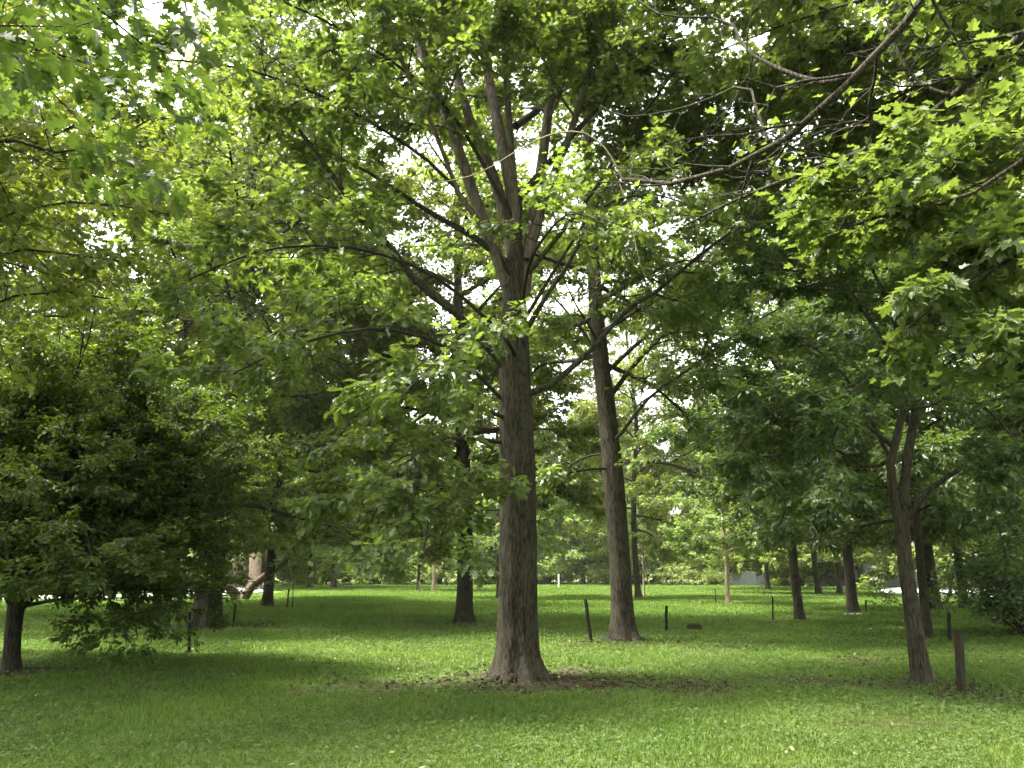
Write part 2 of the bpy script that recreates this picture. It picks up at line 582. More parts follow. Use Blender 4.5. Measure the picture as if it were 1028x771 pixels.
# ---- the big central oak
B = ground_at(521, 680)
YA = B[1]
tp = px_line([(521, 680), (520, 640), (520, 560), (520, 480), (518, 400), (516, 330), (517, 270), (518, 215), (519, 190)], B, YA, YA)
tp[0, 2] = -.05
lim = []
for pts, r0, r1, ya, yb in [
    ([(514, 300), (502, 265), (477, 200), (450, 120), (435, 85), (410, 0), (390, -90)], .125, .05, 0, -.6),
    ([(516, 262), (503, 200), (480, 140), (465, 100), (442, 0), (428, -110)], .12, .05, .1, .8),
    ([(508, 285), (490, 235), (465, 205), (440, 140), (415, 85), (375, 5), (345, -60)], .05, .025, -.2, -1.8),
    ([(518, 215), (505, 150), (490, 75), (482, 25), (474, -90)], .12, .06, .2, 1.3),
    ([(519, 225), (511, 120), (503, 0), (497, -90)], .075, .035, -.1, -.9),
    ([(525, 300), (531, 250), (544, 165), (552, 100), (562, 30), (575, -80)], .125, .055, 0, .4),
    ([(530, 260), (552, 185), (574, 130), (604, 25), (625, -60)], .085, .04, -.1, -1.2),
    ([(530, 396), (548, 390), (563, 378), (595, 350), (630, 310), (665, 289), (690, 265), (711, 250), (770, 205)], .055, .02, -.1, -1.2),
    ([(512, 375), (490, 348), (455, 312), (420, 285), (390, 245), (360, 215), (330, 170), (300, 130)], .085, .03, 0, -1.8),
    ([(508, 430), (480, 430), (455, 421), (430, 402), (395, 392), (350, 400)], .032, .01, 0, -.8),
    ([(529, 330), (550, 295), (569, 268), (590, 225), (615, 175)], .05, .015, 0, .8),
    ([(508, 445), (470, 440), (430, 445), (395, 480), (370, 530), (362, 578)], .035, .01, 0, -2.6),
    ([(508, 405), (450, 350), (380, 330), (300, 345), (235, 375)], .038, .012, 0, -3.4),
    ([(508, 420), (460, 405), (410, 430), (430, 500), (425, 560)], .035, .01, -.1, -3.2),
    ([(510, 340), (440, 280), (360, 250), (270, 250), (190, 280)], .036, .012, 0, -2.6),
    ([(515, 280), (450, 180), (350, 110), (250, 70), (170, 60)], .042, .014, -.1, -3.2),
    ([(520, 230), (450, 110), (360, 40), (280, 0), (200, -30)], .042, .014, 0, -2),
    ([(525, 280), (590, 200), (650, 110), (700, 40)], .05, .012, 0, -1.8),
    ([(527, 320), (570, 250), (600, 210), (650, 195), (690, 205)], .035, .01, -.1, -2.8),
    ([(521, 330), (530, 270), (545, 240), (570, 215), (600, 220)], .035, .01, -.15, -4.2),
    ([(519, 360), (500, 330), (470, 330), (440, 360), (400, 400)], .035, .01, -.15, -4.0),
]:
    lim.append(limb_px(pts, B, r0, r1, YA + ya, YA + yb))
top = [np.array(tp[-1])]
hi_axis = np.array([tp[5], tp[6], tp[7], tp[7] + [0, .2, 3], tp[7] + [0, .4, 6.5], tp[7] + [0, .4, 9]])
for l in proc_limbs(hi_axis - [0, 0, 0], [.2, .1, .05], 8, hi_axis[0][2] + .4, round_crown(6.0), 11, 32, 62, .12, .98):
    P = l[0]
    if P[-1][1] < -2.0:      # keep the space towards the camera open
        P = P.copy(); P[:, 1] = P[0, 1] + (P[:, 1] - P[0, 1]) * .5
    lim.append((P, l[1], l[2]))
tA = build_tree('oak_tree', 'thick straight brown oak trunk in the centre with fanning upright stems', 'tree', B, tp,
           [.30, .30, .295, .285, .27, .25, .20, .12, .09], lim,
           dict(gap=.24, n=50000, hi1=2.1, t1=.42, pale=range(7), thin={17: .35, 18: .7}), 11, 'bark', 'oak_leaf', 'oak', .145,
           trunk_kw=dict(S=96, K=180, flare=.85, lobes=6, ridge=.07, fl_h=.27), twig='twig')
DIRT += [(B[0] + .2, B[1] - .2, 1.5, 1.2), (B[0] + 1.4, B[1] - .5, 1.0, .85), (B[0] - 1.0, B[1] - .6, .8, .85), (B[0] + 2.7, B[1] - .5, .8, .7)]

add_roots(tA, B, .40, 9, .7, M['bark'], 3)
# ---- second oak to its right
B = ground_at(627, 643)
YB = B[1]
tp = px_line([(627, 643), (624, 600), (621, 550), (616, 480), (610, 420), (603, 360), (598, 300), (594, 230), (590, 150), (588, 60), (586, -10)], B, YB, YB)
tp[0, 2] = -.05
lim = []
for pts, r0, r1, ya, yb in [
    ([(611, 372), (640, 345), (672, 320), (705, 305), (742, 300), (790, 285)], .06, .015, 0, -1.5),
    ([(615, 395), (640, 362), (664, 338), (682, 310), (696, 281), (712, 235), (735, 190)], .07, .02, .2, .6),
    ([(617, 442), (622, 437), (653, 398), (690, 372), (750, 328), (800, 300)], .05, .015, -.1, -2),
    ([(620, 466), (660, 464), (700, 475), (738, 499), (775, 528)], .045, .012, -.1, -2.5),
    ([(617, 470), (585, 472), (545, 482), (500, 500)], .04, .01, 0, -1.5),
    ([(614, 455), (590, 458), (570, 470), (548, 500), (540, 530)], .035, .01, .1, 1.5),
    ([(604, 360), (575, 320), (545, 290), (500, 270)], .05, .012, .1, 1.5),
    ([(600, 330), (625, 290), (650, 260), (690, 225), (740, 200)], .05, .012, .1, .5),
    ([(601, 345), (590, 325), (575, 300), (560, 265)], .04, .01, -.1, -3.2),
    ([(598, 310), (606, 285), (618, 255), (640, 225)], .04, .01, -.1, -3.6),
    ([(595, 260), (588, 235), (580, 200), (575, 165)], .04, .01, -.1, -3.2),
    ([(594, 230), (602, 200), (615, 165), (635, 130)], .04, .01, -.1, -3.0),
    ([(592, 190), (590, 160), (596, 120), (605, 80)], .035, .01, -.1, -2.4),
]:
    lim.append(limb_px(pts, B, r0, r1, YB + ya, YB + yb))
lim += proc_limbs(tp, [.26, .2, .1, .04], 26, 6.4, round_crown(4.6), 23, 0, 60, .25)
tB = build_tree('oak_tree', 'second oak trunk slightly leaning back, with a leaning stake at its left foot', 'tree', B, tp,
           [.25, .245, .24, .225, .2, .17, .14, .11, .08, .05, .025], lim,
           dict(gap=.26, n=46000, hi1=2.0, thin={0: .5, 1: .45, 2: .6, 7: .5}), 23, 'bark_grey', 'oak_leaf', 'oak', .15, trunk_kw=dict(S=48, K=110, flare=.8, lobes=5, ridge=.04, fl_h=.3))
DIRT += [(B[0] + .3, B[1] - .2, 1.5, .7), (B[0] + 1.6, B[1] - 2.2, .9, .6), (B[0] + 3.5, B[1] - 4.6, .8, .7)]

add_roots(tB, B, .36, 7, .6, M['bark_grey'], 5)
# ---- third oak, left of the central trunk
B = ground_at(466, 625)
tp = px_line([(466, 625), (467, 560), (467, 510), (464, 440), (462, 370), (460, 290), (459, 210), (458, 110), (456, 0)], B, B[1], B[1])
tp[0, 2] = -.05
lim = [limb_px(p, B, r0, r1, B[1] + a, B[1] + b) for p, r0, r1, a, b in [
    ([(466, 512), (445, 495), (420, 480), (380, 470)], .06, .015, 0, -1.5),
    ([(467, 500), (485, 470), (500, 440), (520, 420)], .06, .015, 0, 1),
    ([(465, 470), (440, 440), (410, 425), (360, 430)], .06, .015, 0, -2),
    ([(463, 430), (440, 390), (410, 365), (360, 350)], .05, .012, 0, -2.5),
    ([(462, 400), (450, 370), (430, 350), (400, 335)], .045, .012, 0, -3.5),
    ([(462, 390), (475, 370), (490, 350), (540, 340)], .045, .012, 0, -1.0),
]]
lim += proc_limbs(tp, [.25, .15, .05], 40, 3.4, round_crown(5.2), 31, 8, 62, .35)
tree_C = build_tree('oak_tree', 'dark mid-distance oak trunk just left of the central tree, on the shaded lawn', 'tree', B, tp,
           [.25, .23, .215, .18, .14, .11, .08, .05, .03], lim, dict(gap=.1, n=90000, zmin=2.0, hi1=2.8, s1=.36, s2=.22, k1=.5, flat=.2, off=.06), 31, 'bark_dark', 'oak_leaf_b', 'lobe', .17, trunk_kw=dict(S=32, K=80, flare=.7))
DIRT += [(B[0], B[1], 1.6, .6)]

# ---- leaning forked tree on the right
B = ground_at(926, 688)
YD = B[1]
tp = px_line([(926, 688), (919, 640), (911, 580), (906, 535), (905, 512)], B, YD, YD)
tp[0, 2] = -.05
lim = []
for pts, r0, r1, ya, yb in [
    ([(904, 530), (894, 482), (896, 455), (905, 420), (912, 388), (915, 340), (919, 280), (910, 200)], .075, .02, 0, -.3),
    ([(906, 530), (910, 465), (920, 410), (928, 360), (935, 300), (938, 230), (945, 150)], .084, .024, .03, .3),
    ([(908, 522), (935, 490), (965, 470), (1000, 445), (1050, 425), (1100, 420)], .052, .015, 0, -.4),
    ([(912, 400), (880, 330), (840, 290), (790, 270), (745, 280)], .04, .01, 0, -.8),
    ([(898, 450), (860, 420), (815, 405), (770, 420), (735, 455)], .04, .01, 0, -1.0),
    ([(897, 460), (870, 470), (835, 450), (800, 480), (780, 540)], .035, .01, .1, .6),
    ([(930, 340), (960, 290), (1000, 260), (1050, 250)], .04, .01, 0, -.8),
    ([(925, 390), (960, 360), (1000, 350), (1050, 360)], .04, .01, .1, .8),
    ([(914, 370), (885, 290), (850, 230), (800, 200), (760, 215)], .04, .01, .1, .8),
    ([(935, 290), (910, 220), (870, 160), (820, 140)], .035, .01, .1, .2),
    ([(937, 240), (960, 180), (1000, 140), (1040, 130)], .035, .01, 0, .4),
    ([(896, 465), (850, 380), (800, 340), (760, 345)], .035, .01, .1, 1.5),
    ([(920, 410), (890, 370), (870, 380), (840, 430), (820, 500)], .035, .01, 0, -1.6),
    ([(924, 380), (950, 400), (990, 410), (1030, 460), (1040, 520)], .035, .01, 0, -1.2),
    ([(965, 470), (985, 480), (1000, 520), (1010, 560)], .03, .01, -.2, -.3),
    ([(930, 350), (930, 300), (950, 260), (960, 240)], .03, .01, .2, 2.0),
    ([(915, 340), (890, 300), (880, 280), (870, 300)], .03, .01, .2, 2.2),
]:
    lim.append(limb_px(pts, B, r0, r1, YD + ya, YD + yb))
tD = build_tree('forked_tree', 'slim brown tree leaning left and forking in two, beside the stout wooden post', 'tree', B, tp,
           [.132, .122, .108, .103, .10], lim, dict(s1=.24, k1=.5, hi1=1.5, s2=.14, hi2=.55, n=66000, gap=.12, up1=.02, t1=.3, thin={0: .35, 1: .35, 14: 1}), 41, 'bark_grey', 'dark_leaf', 'lobe', .10,
           trunk_kw=dict(S=40, K=70, flare=.55, fl_h=.2), twig='bark_grey')
DIRT += [(B[0], B[1] - .1, .9, .8), (B[0] + .9, B[1] - .2, .7, .6), (B[0] - 1.8, B[1] + .3, .6, .5)]

add_roots(tD, B, .17, 5, .4, M['bark_grey'], 8)
# ---- low dense tree on the left
B = ground_at(11, 674)
YE = B[1]
tp = px_line([(11, 674), (12, 650), (14, 625), (17, 606)], B, YE, YE)
tp[0, 2] = -.05
lim = []
for pts, r0, r1, ya, yb in [
    ([(15, 615), (0, 585), (-25, 545), (-50, 480)], .06, .012, 0, .3),
    ([(17, 612), (20, 560), (25, 480), (32, 400), (40, 345)], .08, .012, 0, .2),
    ([(18, 614), (45, 587), (75, 560), (125, 515), (180, 480)], .06, .012, 0, -.2),
    ([(17, 605), (60, 545), (105, 560), (130, 600), (138, 640)], .04, .008, 0, -1.0),
    ([(17, 605), (70, 530), (120, 480), (190, 455), (245, 480)], .05, .01, 0, .3),
    ([(20, 580), (60, 470), (110, 400), (150, 365)], .05, .01, 0, .2),
    ([(22, 560), (75, 500), (150, 500), (200, 540), (225, 590)], .045, .01, 0, .5),
    ([(20, 575), (40, 520), (60, 500), (85, 530), (95, 580)], .04, .01, 0, -2.2),
    ([(17, 600), (70, 540), (115, 545), (145, 590), (152, 645)], .035, .006, 0, -.7),
    ([(17, 600), (60, 560), (95, 575), (112, 605), (116, 640)], .03, .006, 0, -1.2),
    ([(17, 600), (90, 520), (150, 540), (180, 580), (188, 615)], .035, .006, 0, -.3),
    ([(17, 590), (90, 500), (170, 480), (225, 505), (245, 530)], .04, .008, 0, .5),
    ([(20, 570), (90, 450), (160, 420), (220, 430), (255, 455)], .04, .008, 0, -.4),
]:
    lim.append(limb_px(pts, B, r0, r1, YE + ya, YE + yb))
axisE = np.array([[.05, 0, .9], [.2, 0, 2.2], [.5, .1, 3.4], [.7, .1, 4.6]])
gE = np.random.default_rng(5)
for i in range(50):
    u = (i + .5) / 50
    az = i * 2.39996 + gE.normal(0, .2)
    p0 = np.array([np.interp(1.0 + 2.2 * u, axisE[:, 2], axisE[:, k]) for k in range(3)])
    el = math.radians(12 + 68 * u)
    Lr = (3.9 - .8 * u) * gE.uniform(.8, 1.1)
    hd = np.array([math.cos(az), math.sin(az), 0]) * math.cos(el) + np.array([0, 0, math.sin(el)])
    pts = [p0 + Lr * (hd * s + np.array([0, 0, -.28 * (1 - u) * s * s])) + gE.normal(0, .06, 3) * s for s in np.linspace(0, 1, 6)]
    lim.append((resample(np.array(pts), 12), .035, .008))
build_tree('dense_tree', 'low wide tree at the left edge with dense dark small leaves and yellow green top', 'tree', B, tp,
           [.13, .12, .12, .125], lim, dict(s1=.2, k1=.46, hi1=1.5, s2=.13, hi2=.5, n=190000, zmin=1.2, hang=(3, 8, 9, 10), gap=.05, flat=.4, tilt=.42, off=.025, droop=.15), 51, 'bark_dark', 'dense_leaf', 'oval', .085,
           trunk_kw=dict(S=32, K=40, flare=.4, fl_h=.15), twig='bark_dark')
DIRT += [(B[0] + .2, B[1], .9, .9)]

# ---- big dark trunk at the left
B = ground_at(207, 629)
tp = np.array([[0, 0, -.05], [0, 0, 2], [.1, 0, 4.5], [.1, .1, 8], [.2, .2, 12], [.2, .2, 18], [.2, .2, 23]])
lim = proc_limbs(tp, [.3, .2, .08], 52, 2.8, round_crown(7.0), 61, 8, 62, .35)
tree_F = build_tree('oak_tree', 'broad dark trunk in deep shade behind the low dense tree on the left', 'tree', B, tp,
           [.38, .35, .3, .2, .13, .07, .03], lim, dict(gap=.1, n=95000, zmin=2.4, hi1=3.0, s1=.36, s2=.22, k1=.5, flat=.2, off=.06), 61, 'bark_dark', 'oak_leaf', 'lobe', .18, trunk_kw=dict(S=36, K=80, flare=.6, fl_h=.3))
DIRT += [(B[0], B[1], 1.8, .8), (B[0] - 2.5, B[1] + 4, 1.5, .7)]

# ---- oak outside the left edge: its boughs reach into the picture
B = np.array([-11.2, 7.6, 0.])
tp = np.array([[0, 0, -.05], [0, .05, 3], [.1, .1, 6], [.1, .1, 9], [.2, .1, 12], [.2, .1, 15]])
lim = []
for pts, r0, r1, ya, yb in [
    ([(-190, 245), (-60, 228), (0, 216), (60, 203), (125, 207), (170, 215)], .05, .01, 9.6, 9.2),
    ([(-190, 290), (-60, 262), (0, 250), (50, 253), (120, 262)], .045, .01, 9.6, 9.8),
    ([(-190, 160), (-40, 140), (20, 142), (80, 155), (150, 120)], .045, .01, 9.6, 9.0),
    ([(-190, 70), (-60, 40), (20, 45), (110, 70), (190, 90)], .05, .01, 9.6, 10.5),
    ([(-190, 190), (-60, 170), (60, 130), (150, 115), (235, 135)], .05, .01, 9.6, 11.5),
    ([(-190, 330), (-80, 320), (0, 300), (60, 292), (110, 300)], .04, .01, 9.6, 11.0),
    ([(-190, 20), (-60, -40), (40, -30), (150, 10)], .05, .01, 9.6, 9.5),
]:
    q = px_line(pts, B, ya, yb)
    q[0] = [0, .05, q[0][2]]
    lim.append((resample(q, 12), r0, r1))
lim += proc_limbs(tp, [.3, .2, .06], 28, 5.0, round_crown(6.2), 71, 0, 60, .3)
build_tree('oak_tree', 'oak beyond the left edge whose thin level boughs cross the upper left', 'tree', B, tp,
           [.3, .28, .24, .18, .1, .05], lim, dict(gap=.25, n=46000, hi1=2.2, flat=.2), 71, 'bark', 'oak_leaf_b', 'oak', .13)

# ---- maple outside the right edge: two long boughs with pale green leaves
B = np.array([6.6, 5.4, 0.])
tp = np.array([[0, 0, -.05], [0, .05, 2.5], [-.1, .1, 5], [-.2, .1, 8], [-.2, .1, 12]])
lim = []
for pts, r0, r1 in [
    ([(1240, -120, 5.5), (1020, -110, 5.6), (960, -50, 5.7), (928, 0, 5.8), (890, 45, 6.0), (850, 85, 6.3), (810, 125, 6.6), (770, 150, 6.9), (735, 168, 7.2), (690, 183, 7.5), (650, 184, 7.8), (625, 180, 8.0)], .062, .02),
    ([(1240, -60, 5.5), (1080, 0, 6.0), (1010, 55, 6.5), (975, 80, 6.8), (940, 110, 7.0), (900, 137, 7.3), (850, 158, 7.6), (790, 180, 8.0), (740, 200, 8.4), (690, 225, 8.8)], .06, .014),
    ([(854, 77, 6.3), (840, 84, 6.4), (814, 80, 6.6), (784, 70, 6.8), (749, 50, 7.0), (729, 20, 7.2), (664, 15, 7.4), (630, -10, 7.6)], .026, .008),
    ([(771, 142, 6.9), (760, 110, 7.0), (749, 85, 7.1), (715, 98, 7.3), (679, 110, 7.5), (629, 117, 7.7), (601, 105, 7.9)], .018, .006),
    ([(952, 95, 6.9), (925, 85, 7.0), (905, 60, 7.0), (890, 20, 7.0), (870, -20, 7.1)], .022, .008),
    ([(900, 137, 7.3), (880, 175, 7.0), (850, 215, 6.8), (830, 260, 6.7)], .014, .005),
    ([(1240, 100, 5.5), (1090, 120, 5.6), (1010, 175, 5.8), (950, 205, 6.0), (890, 215, 6.2), (830, 235, 6.4)], .04, .008),
    ([(1240, 180, 5.5), (1100, 210, 5.5), (1020, 260, 5.6), (960, 290, 5.8), (910, 330, 6.0)], .035, .008),
    ([(1240, 20, 5.5), (1090, 60, 6.2), (1010, 110, 7.0), (950, 160, 7.6), (900, 200, 8.2)], .04, .008),
    ([(1240, -150, 5.5), (1090, -100, 6.4), (980, -30, 7.4), (900, -10, 8.4), (800, 20, 9.2), (700, 60, 9.8)], .045, .008),
    ([(1240, -200, 5.5), (1060, -150, 6.6), (960, -80, 7.6), (840, -50, 8.4), (740, -30, 9.0), (640, 0, 9.6)], .045, .008),
    ([(1240, -200, 5.5), (1100, -120, 7.5), (980, 0, 9.5), (900, 50, 10.8), (820, 90, 12.0), (740, 110, 13.0)], .045, .008),
    ([(1240, -160, 5.5), (1120, -60, 7.0), (1030, 30, 9.0), (960, 90, 10.5), (890, 130, 11.5), (800, 160, 12.5)], .045, .008),
    ([(1240, -240, 5.5), (1060, -160, 7.5), (900, -60, 9.5), (780, 10, 11.0), (690, 50, 12.0), (610, 90, 12.8)], .045, .008),
    ([(1240, -280, 5.5), (1000, -220, 7.0), (820, -120, 8.5), (700, -60, 9.6), (620, -20, 10.4), (560, 30, 11.0)], .045, .008),
    ([(1240, -100, 5.5), (1080, -20, 7.5), (960, 60, 9.2), (880, 110, 10.4), (800, 140, 11.6), (720, 170, 12.6)], .045, .008),
    ([(1240, -140, 5.5), (1060, -60, 7.6), (920, 20, 9.4), (820, 70, 10.6), (740, 110, 11.8), (660, 150, 12.8)], .045, .008),
    ([(1240, -40, 5.5), (1140, 40, 6.6), (1060, 110, 7.8), (990, 180, 9.0), (930, 210, 10.0)], .04, .008),
    ([(1240, 240, 5.5), (1110, 300, 5.5), (1050, 340, 5.6), (1000, 370, 5.8)], .03, .008),
]:
    q = px_line(pts, B)
    if pts[0][0] > 1200:
        q[0] = [-.1, .05, q[0][2]]
    lim.append((resample(q, 12), r0, r1))
bare = [(px_line([(625, 180, 8.0), (612, 155, 8.0), (598, 140, 8.0), (579, 132, 8.0), (550, 136, 8.1), (520, 151, 8.2), (490, 169, 8.3), (463, 179, 8.4), (425, 183, 8.5), (382, 168, 8.6)], B), .011, .003),
        (px_line([(621, 182, 8.0), (632, 205, 8.0), (660, 228, 8.1), (690, 252, 8.2), (700, 258, 8.3)], B), .008, .002),
        (px_line([(632, 205, 8.0), (636, 235, 8.0), (642, 262, 8.0), (648, 278, 8.0)], B), .006, .002)]
build_tree('maple_tree', 'maple beyond the right edge whose long drooping bough and pale leaves fill the upper right', 'tree', B, tp,
           [.24, .22, .19, .14, .06], lim, dict(s1=.3, k1=.42, hi1=1.3, s2=.14, hi2=.5, n=78000, gap=.24, t1=.3, flat=.5, tilt=.36, up1=.02, off=.05, thin={0: .012, 1: .03, 2: .0, 3: .0, 4: .0, 5: .0, 9: .4, 10: .3, 11: .7, 12: .8, 13: .8}), 81, 'bark', 'maple_leaf', 'maple', .094, bare=bare, twig='bark')

# ---- oak behind the viewer: one bough with large hanging leaves in the top left corner
B = np.array([-5.0, .6, 0.])
tp = np.array([[0, 0, -.05], [0, 0, 3], [.1, .1, 5], [.1, .1, 10], [.1, .1, 17]])
lim = []
for pts, r0, r1 in [
    ([(-600, -100, 1.6), (-150, -70, 3.0), (0, -40, 3.5), (70, -10, 3.8), (120, 15, 4.0), (150, 50, 4.1)], .03, .005),
    ([(-600, -160, 1.6), (-100, -120, 3.4), (20, -70, 4.2), (110, -50, 4.6), (200, -30, 5.0)], .03, .005),
    ([(-600, -60, 1.6), (-250, 0, 2.8), (-80, 20, 3.6), (0, 30, 4.2), (50, 50, 4.6)], .03, .005),
]:
    q = px_line(pts, B)
    q[0] = [.05, .05, q[0][2] if q[0][2] < 8 else 5]
    lim.append((resample(q, 12), r0, r1))
lim += [l for l in proc_limbs(tp, [.25, .18, .06], 40, 8.5, round_crown(7.0), 91, 15, 58, .1)]  # unseen high crown, made tall and wide to shade the near lawn
build_tree('oak_tree', 'oak with large lobed leaves hanging into the top left corner', 'tree', B, tp,
           [.26, .24, .2, .15, .07], lim, dict(gap=.2, n=34000, hi1=2.2, t1=.35), 91, 'bark', 'dark_leaf', 'oak', .14)

# ------------------------------------------------------------------ archetypes for middle distance trees
def simple_tree(name, label, loc, H, h0, R, n, seed, bark, leaf, size, r0, prm=None, lean=(0, 0), group=None, shape='oval', cat='tree', el=(2, 64), droop=.4, tpath=None, kw=None):
    g = np.random.default_rng(seed)
    n = int(n * 1.4) if H > 6 else n
    if tpath is None:
        zz = np.linspace(0, H, 7)
        tpath = np.stack([lean[0] * zz + g.normal(0, .06, 7) * zz / 4, lean[1] * zz + g.normal(0, .06, 7) * zz / 4, zz], 1)
        tpath[0] = [0, 0, -.06]
    rr = r0 * np.array([1, .93, .82, .66, .48, .3, .12])
    lim = proc_limbs(tpath, rr, n, h0, round_crown(R), seed, el[0], el[1], droop)
    pr = dict(gap=.06, n=72000, zmin=2.3 if H > 6 else .12, hi1=2.6, s1=.4, s2=.24, k1=.5, flat=.15, tilt=.6, off=.07)
    pr.update(prm or {})
    k2 = dict(S=18, K=40, flare=.5, fl_h=.25)
    k2.update(kw or {})
    return build_tree(name, label, cat, loc, tpath, list(rr), lim, pr, seed, bark, leaf, shape, size, group, split=False, trunk_kw=k2)


def G(px, py):
    return ground_at(px, py)


GM = 'trees scattered over the lawn'
t_G = simple_tree('oak_tree', 'slim dark trunk between the low dense tree and the broad shaded trunk', G(157, 616), 21, 2.8, 5.6, 26, 101, 'bark_dark', 'oak_leaf_b', .19, .16, group=GM)
t_H = simple_tree('oak_tree', 'upright dark trunk standing in front of the leaning pinkish tree', G(268, 609), 23, 4.2, 6.6, 26, 102, 'bark_dark', 'oak_leaf_b', .2, .22, group=GM, prm=dict(n=50000))
t_T = simple_tree('oak_tree', 'brown trunk on the bright lawn with a thin stake on its left', G(803, 623), 14, 4.0, 4.6, 26, 103, 'bark_grey', 'dark_leaf', .17, .15, group=GM, lean=(-.02, 0), prm=dict(n=42000))
t_U = simple_tree('oak_tree', 'stout dark trunk with pale stones at its foot and a short stake to the right', G(856, 616), 17, 4.0, 5.2, 26, 104, 'bark_dark', 'oak_leaf', .19, .195, group=GM)
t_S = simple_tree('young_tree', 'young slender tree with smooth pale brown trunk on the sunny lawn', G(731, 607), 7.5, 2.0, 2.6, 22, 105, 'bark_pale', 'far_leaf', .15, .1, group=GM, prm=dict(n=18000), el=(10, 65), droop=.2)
t_V = simple_tree('forked_tree', 'thin dark trunk just behind the leaning forked tree, beside a thin stake', G(932, 642), 9, 2.8, 3.4, 26, 106, 'bark_dark', 'dark_leaf', .14, .105, group=GM, prm=dict(n=34000))
t_W = simple_tree('oak_tree', 'wide trunk beside the pale road, behind the leaning forked tree', G(939, 613), 20, 4.0, 6.2, 28, 107, 'bark', 'oak_leaf', .2, .25, group=GM)
t_P = simple_tree('oak_tree', 'thin straight trunk seen just left of the central trunk', G(501, 601), 18, 3.4, 5.0, 24, 108, 'bark_dark', 'far_leaf', .2, .15, group=GM, prm=dict(n=42000))
# leaning twin trunk
B = G(239, 602)
tpa = px_line([(243, 601), (253, 589), (264, 580), (276, 571), (288, 560), (300, 540), (312, 510), (322, 480)], B, B[1], B[1] + .5)
tpa[0, 2] = -.1
t_I = simple_tree('leaning_tree', 'reddish twin trunks sprawling from one foot in a wide V shape', B, 8, 3.0, 4.4, 24, 109, 'bark_red', 'oak_leaf_b', .2, .25, group=GM, prm=dict(zmin=3.4, n=40000), tpath=tpa[:7], kw=dict(flare=.2))
q = px_line([(241, 602), (232, 592), (224, 585), (214, 588), (204, 594), (196, 590), (188, 574)], B, B[1], B[1] - .6)
q[0, 2] = -.1
obj('trunk', trunk_mesh(q, [.26, .25, .23, .21, .19, .16, .1], M['bark_red'], S=20, K=50, flare=.2, seed=4, ridge=.1), t_I)
DIRT += [(B[0], B[1], 1.6, .6)]

archs = [t_G, t_H, t_T, t_W, t_P]
for (px, py, src, rot, sc, lab) in [
    (255, 592, None, 0, 0, 'wide pinkish pale trunk lit by the sun behind the leaning tree'),
    (335, 590, t_W, 1.2, (1.0, 1.0), 'stout reddish trunk flaring upward at the far edge of the lawn'),
    (310, 590, t_P, 2.2, (1.2, 1.0), 'narrow trunk left of the stout reddish one at the far lawn edge'),
    (420, 593, t_P, 4.1, (.8, .8), 'dark narrow far trunk left of the pale bare one'),
    (641, 601, t_H, 3.3, (.8, .85), 'far trunk just right of the second oak with a thin twin beside it'),
    (771, 592, t_P, 5.0, (1.3, .9), 'grey far trunk against dark undergrowth'),
    (822, 597, t_G, .6, (1.2, .9), 'narrow far trunk between two stouter trees on the right'),
    (843, 597, t_T, 2.7, (1.2, 1.1), 'wide far trunk left of the stout tree with stones'),
]:
    if src is None:
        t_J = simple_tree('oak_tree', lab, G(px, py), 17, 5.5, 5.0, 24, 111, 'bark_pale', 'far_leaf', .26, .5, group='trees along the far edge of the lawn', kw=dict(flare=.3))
    else:
        copy_tree(src, G(px, py), rot, sc, lab, 'trees along the far edge of the lawn')
t_O = simple_tree('young_tree', 'pale slim forked trunk at the far lawn edge left of the mid-distance oak', G(435, 594), 9, 3.4, 2.8, 18, 112, 'bark_pale', 'far_leaf', .22, .13, prm=dict(n=18000), group='trees along the far edge of the lawn')
copy_tree(t_O, G(234, 590), 2.0, (1.4, 1.3), 'pale narrow trunk behind the arching limb of the leaning tree', 'trees along the far edge of the lawn')
copy_tree(t_S, G(647, 599), 1.0, (.6, .9), 'very thin young trunk beside the far trunk right of the second oak', 'trees along the far edge of the lawn')

# trees beside the lawn whose crowns close the view, left and right, and the shade trees overhead
GS = 'trees closing the sides of the lawn'
for (x, y, src, rot, sc, lab) in [
    (-19, 26, t_H, .4, (1.0, 1.0), 'tall tree behind the low dense tree at the left edge'),
    (-21, 33, t_W, 2.0, (1.0, 1.0), 'broad tree beyond the pale road at the far left'),
    (-13.5, 38, t_G, 4.4, (1.2, 1.2), 'tall tree behind the broad shaded trunk'),
    (15.5, 24, t_H, 2.6, (.95, 1.0), 'tree behind the leafy shrub at the right edge'),
    (19, 35, t_G, 1.3, (1.1, 1.1), 'tree by the road at the right edge'),
    (12, 13, t_T, 3.8, (.9, .95), 'tree beyond the right edge with branches behind the forked tree'),
]:
    copy_tree(src, (x, y, 0), rot, sc, lab, GS)

# ------------------------------------------------------------------ the far wood
GW = 'trees of the far wood'
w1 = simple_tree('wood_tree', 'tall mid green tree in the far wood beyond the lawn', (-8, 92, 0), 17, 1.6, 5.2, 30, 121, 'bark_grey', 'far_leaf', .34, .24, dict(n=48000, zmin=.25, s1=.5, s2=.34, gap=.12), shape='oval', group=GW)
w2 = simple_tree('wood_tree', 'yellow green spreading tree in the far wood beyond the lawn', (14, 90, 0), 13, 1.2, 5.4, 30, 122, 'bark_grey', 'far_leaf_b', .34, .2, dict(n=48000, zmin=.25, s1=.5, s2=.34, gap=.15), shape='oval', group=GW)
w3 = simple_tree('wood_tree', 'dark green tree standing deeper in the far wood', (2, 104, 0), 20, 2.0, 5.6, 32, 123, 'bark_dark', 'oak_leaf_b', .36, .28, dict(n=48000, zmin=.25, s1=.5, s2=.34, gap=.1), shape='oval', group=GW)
LW = {w1: w1['label'], w2: w2['label'], w3: w3['label']}
gW = np.random.default_rng(77)
xs1 = np.arange(-66, 74, 8.2)
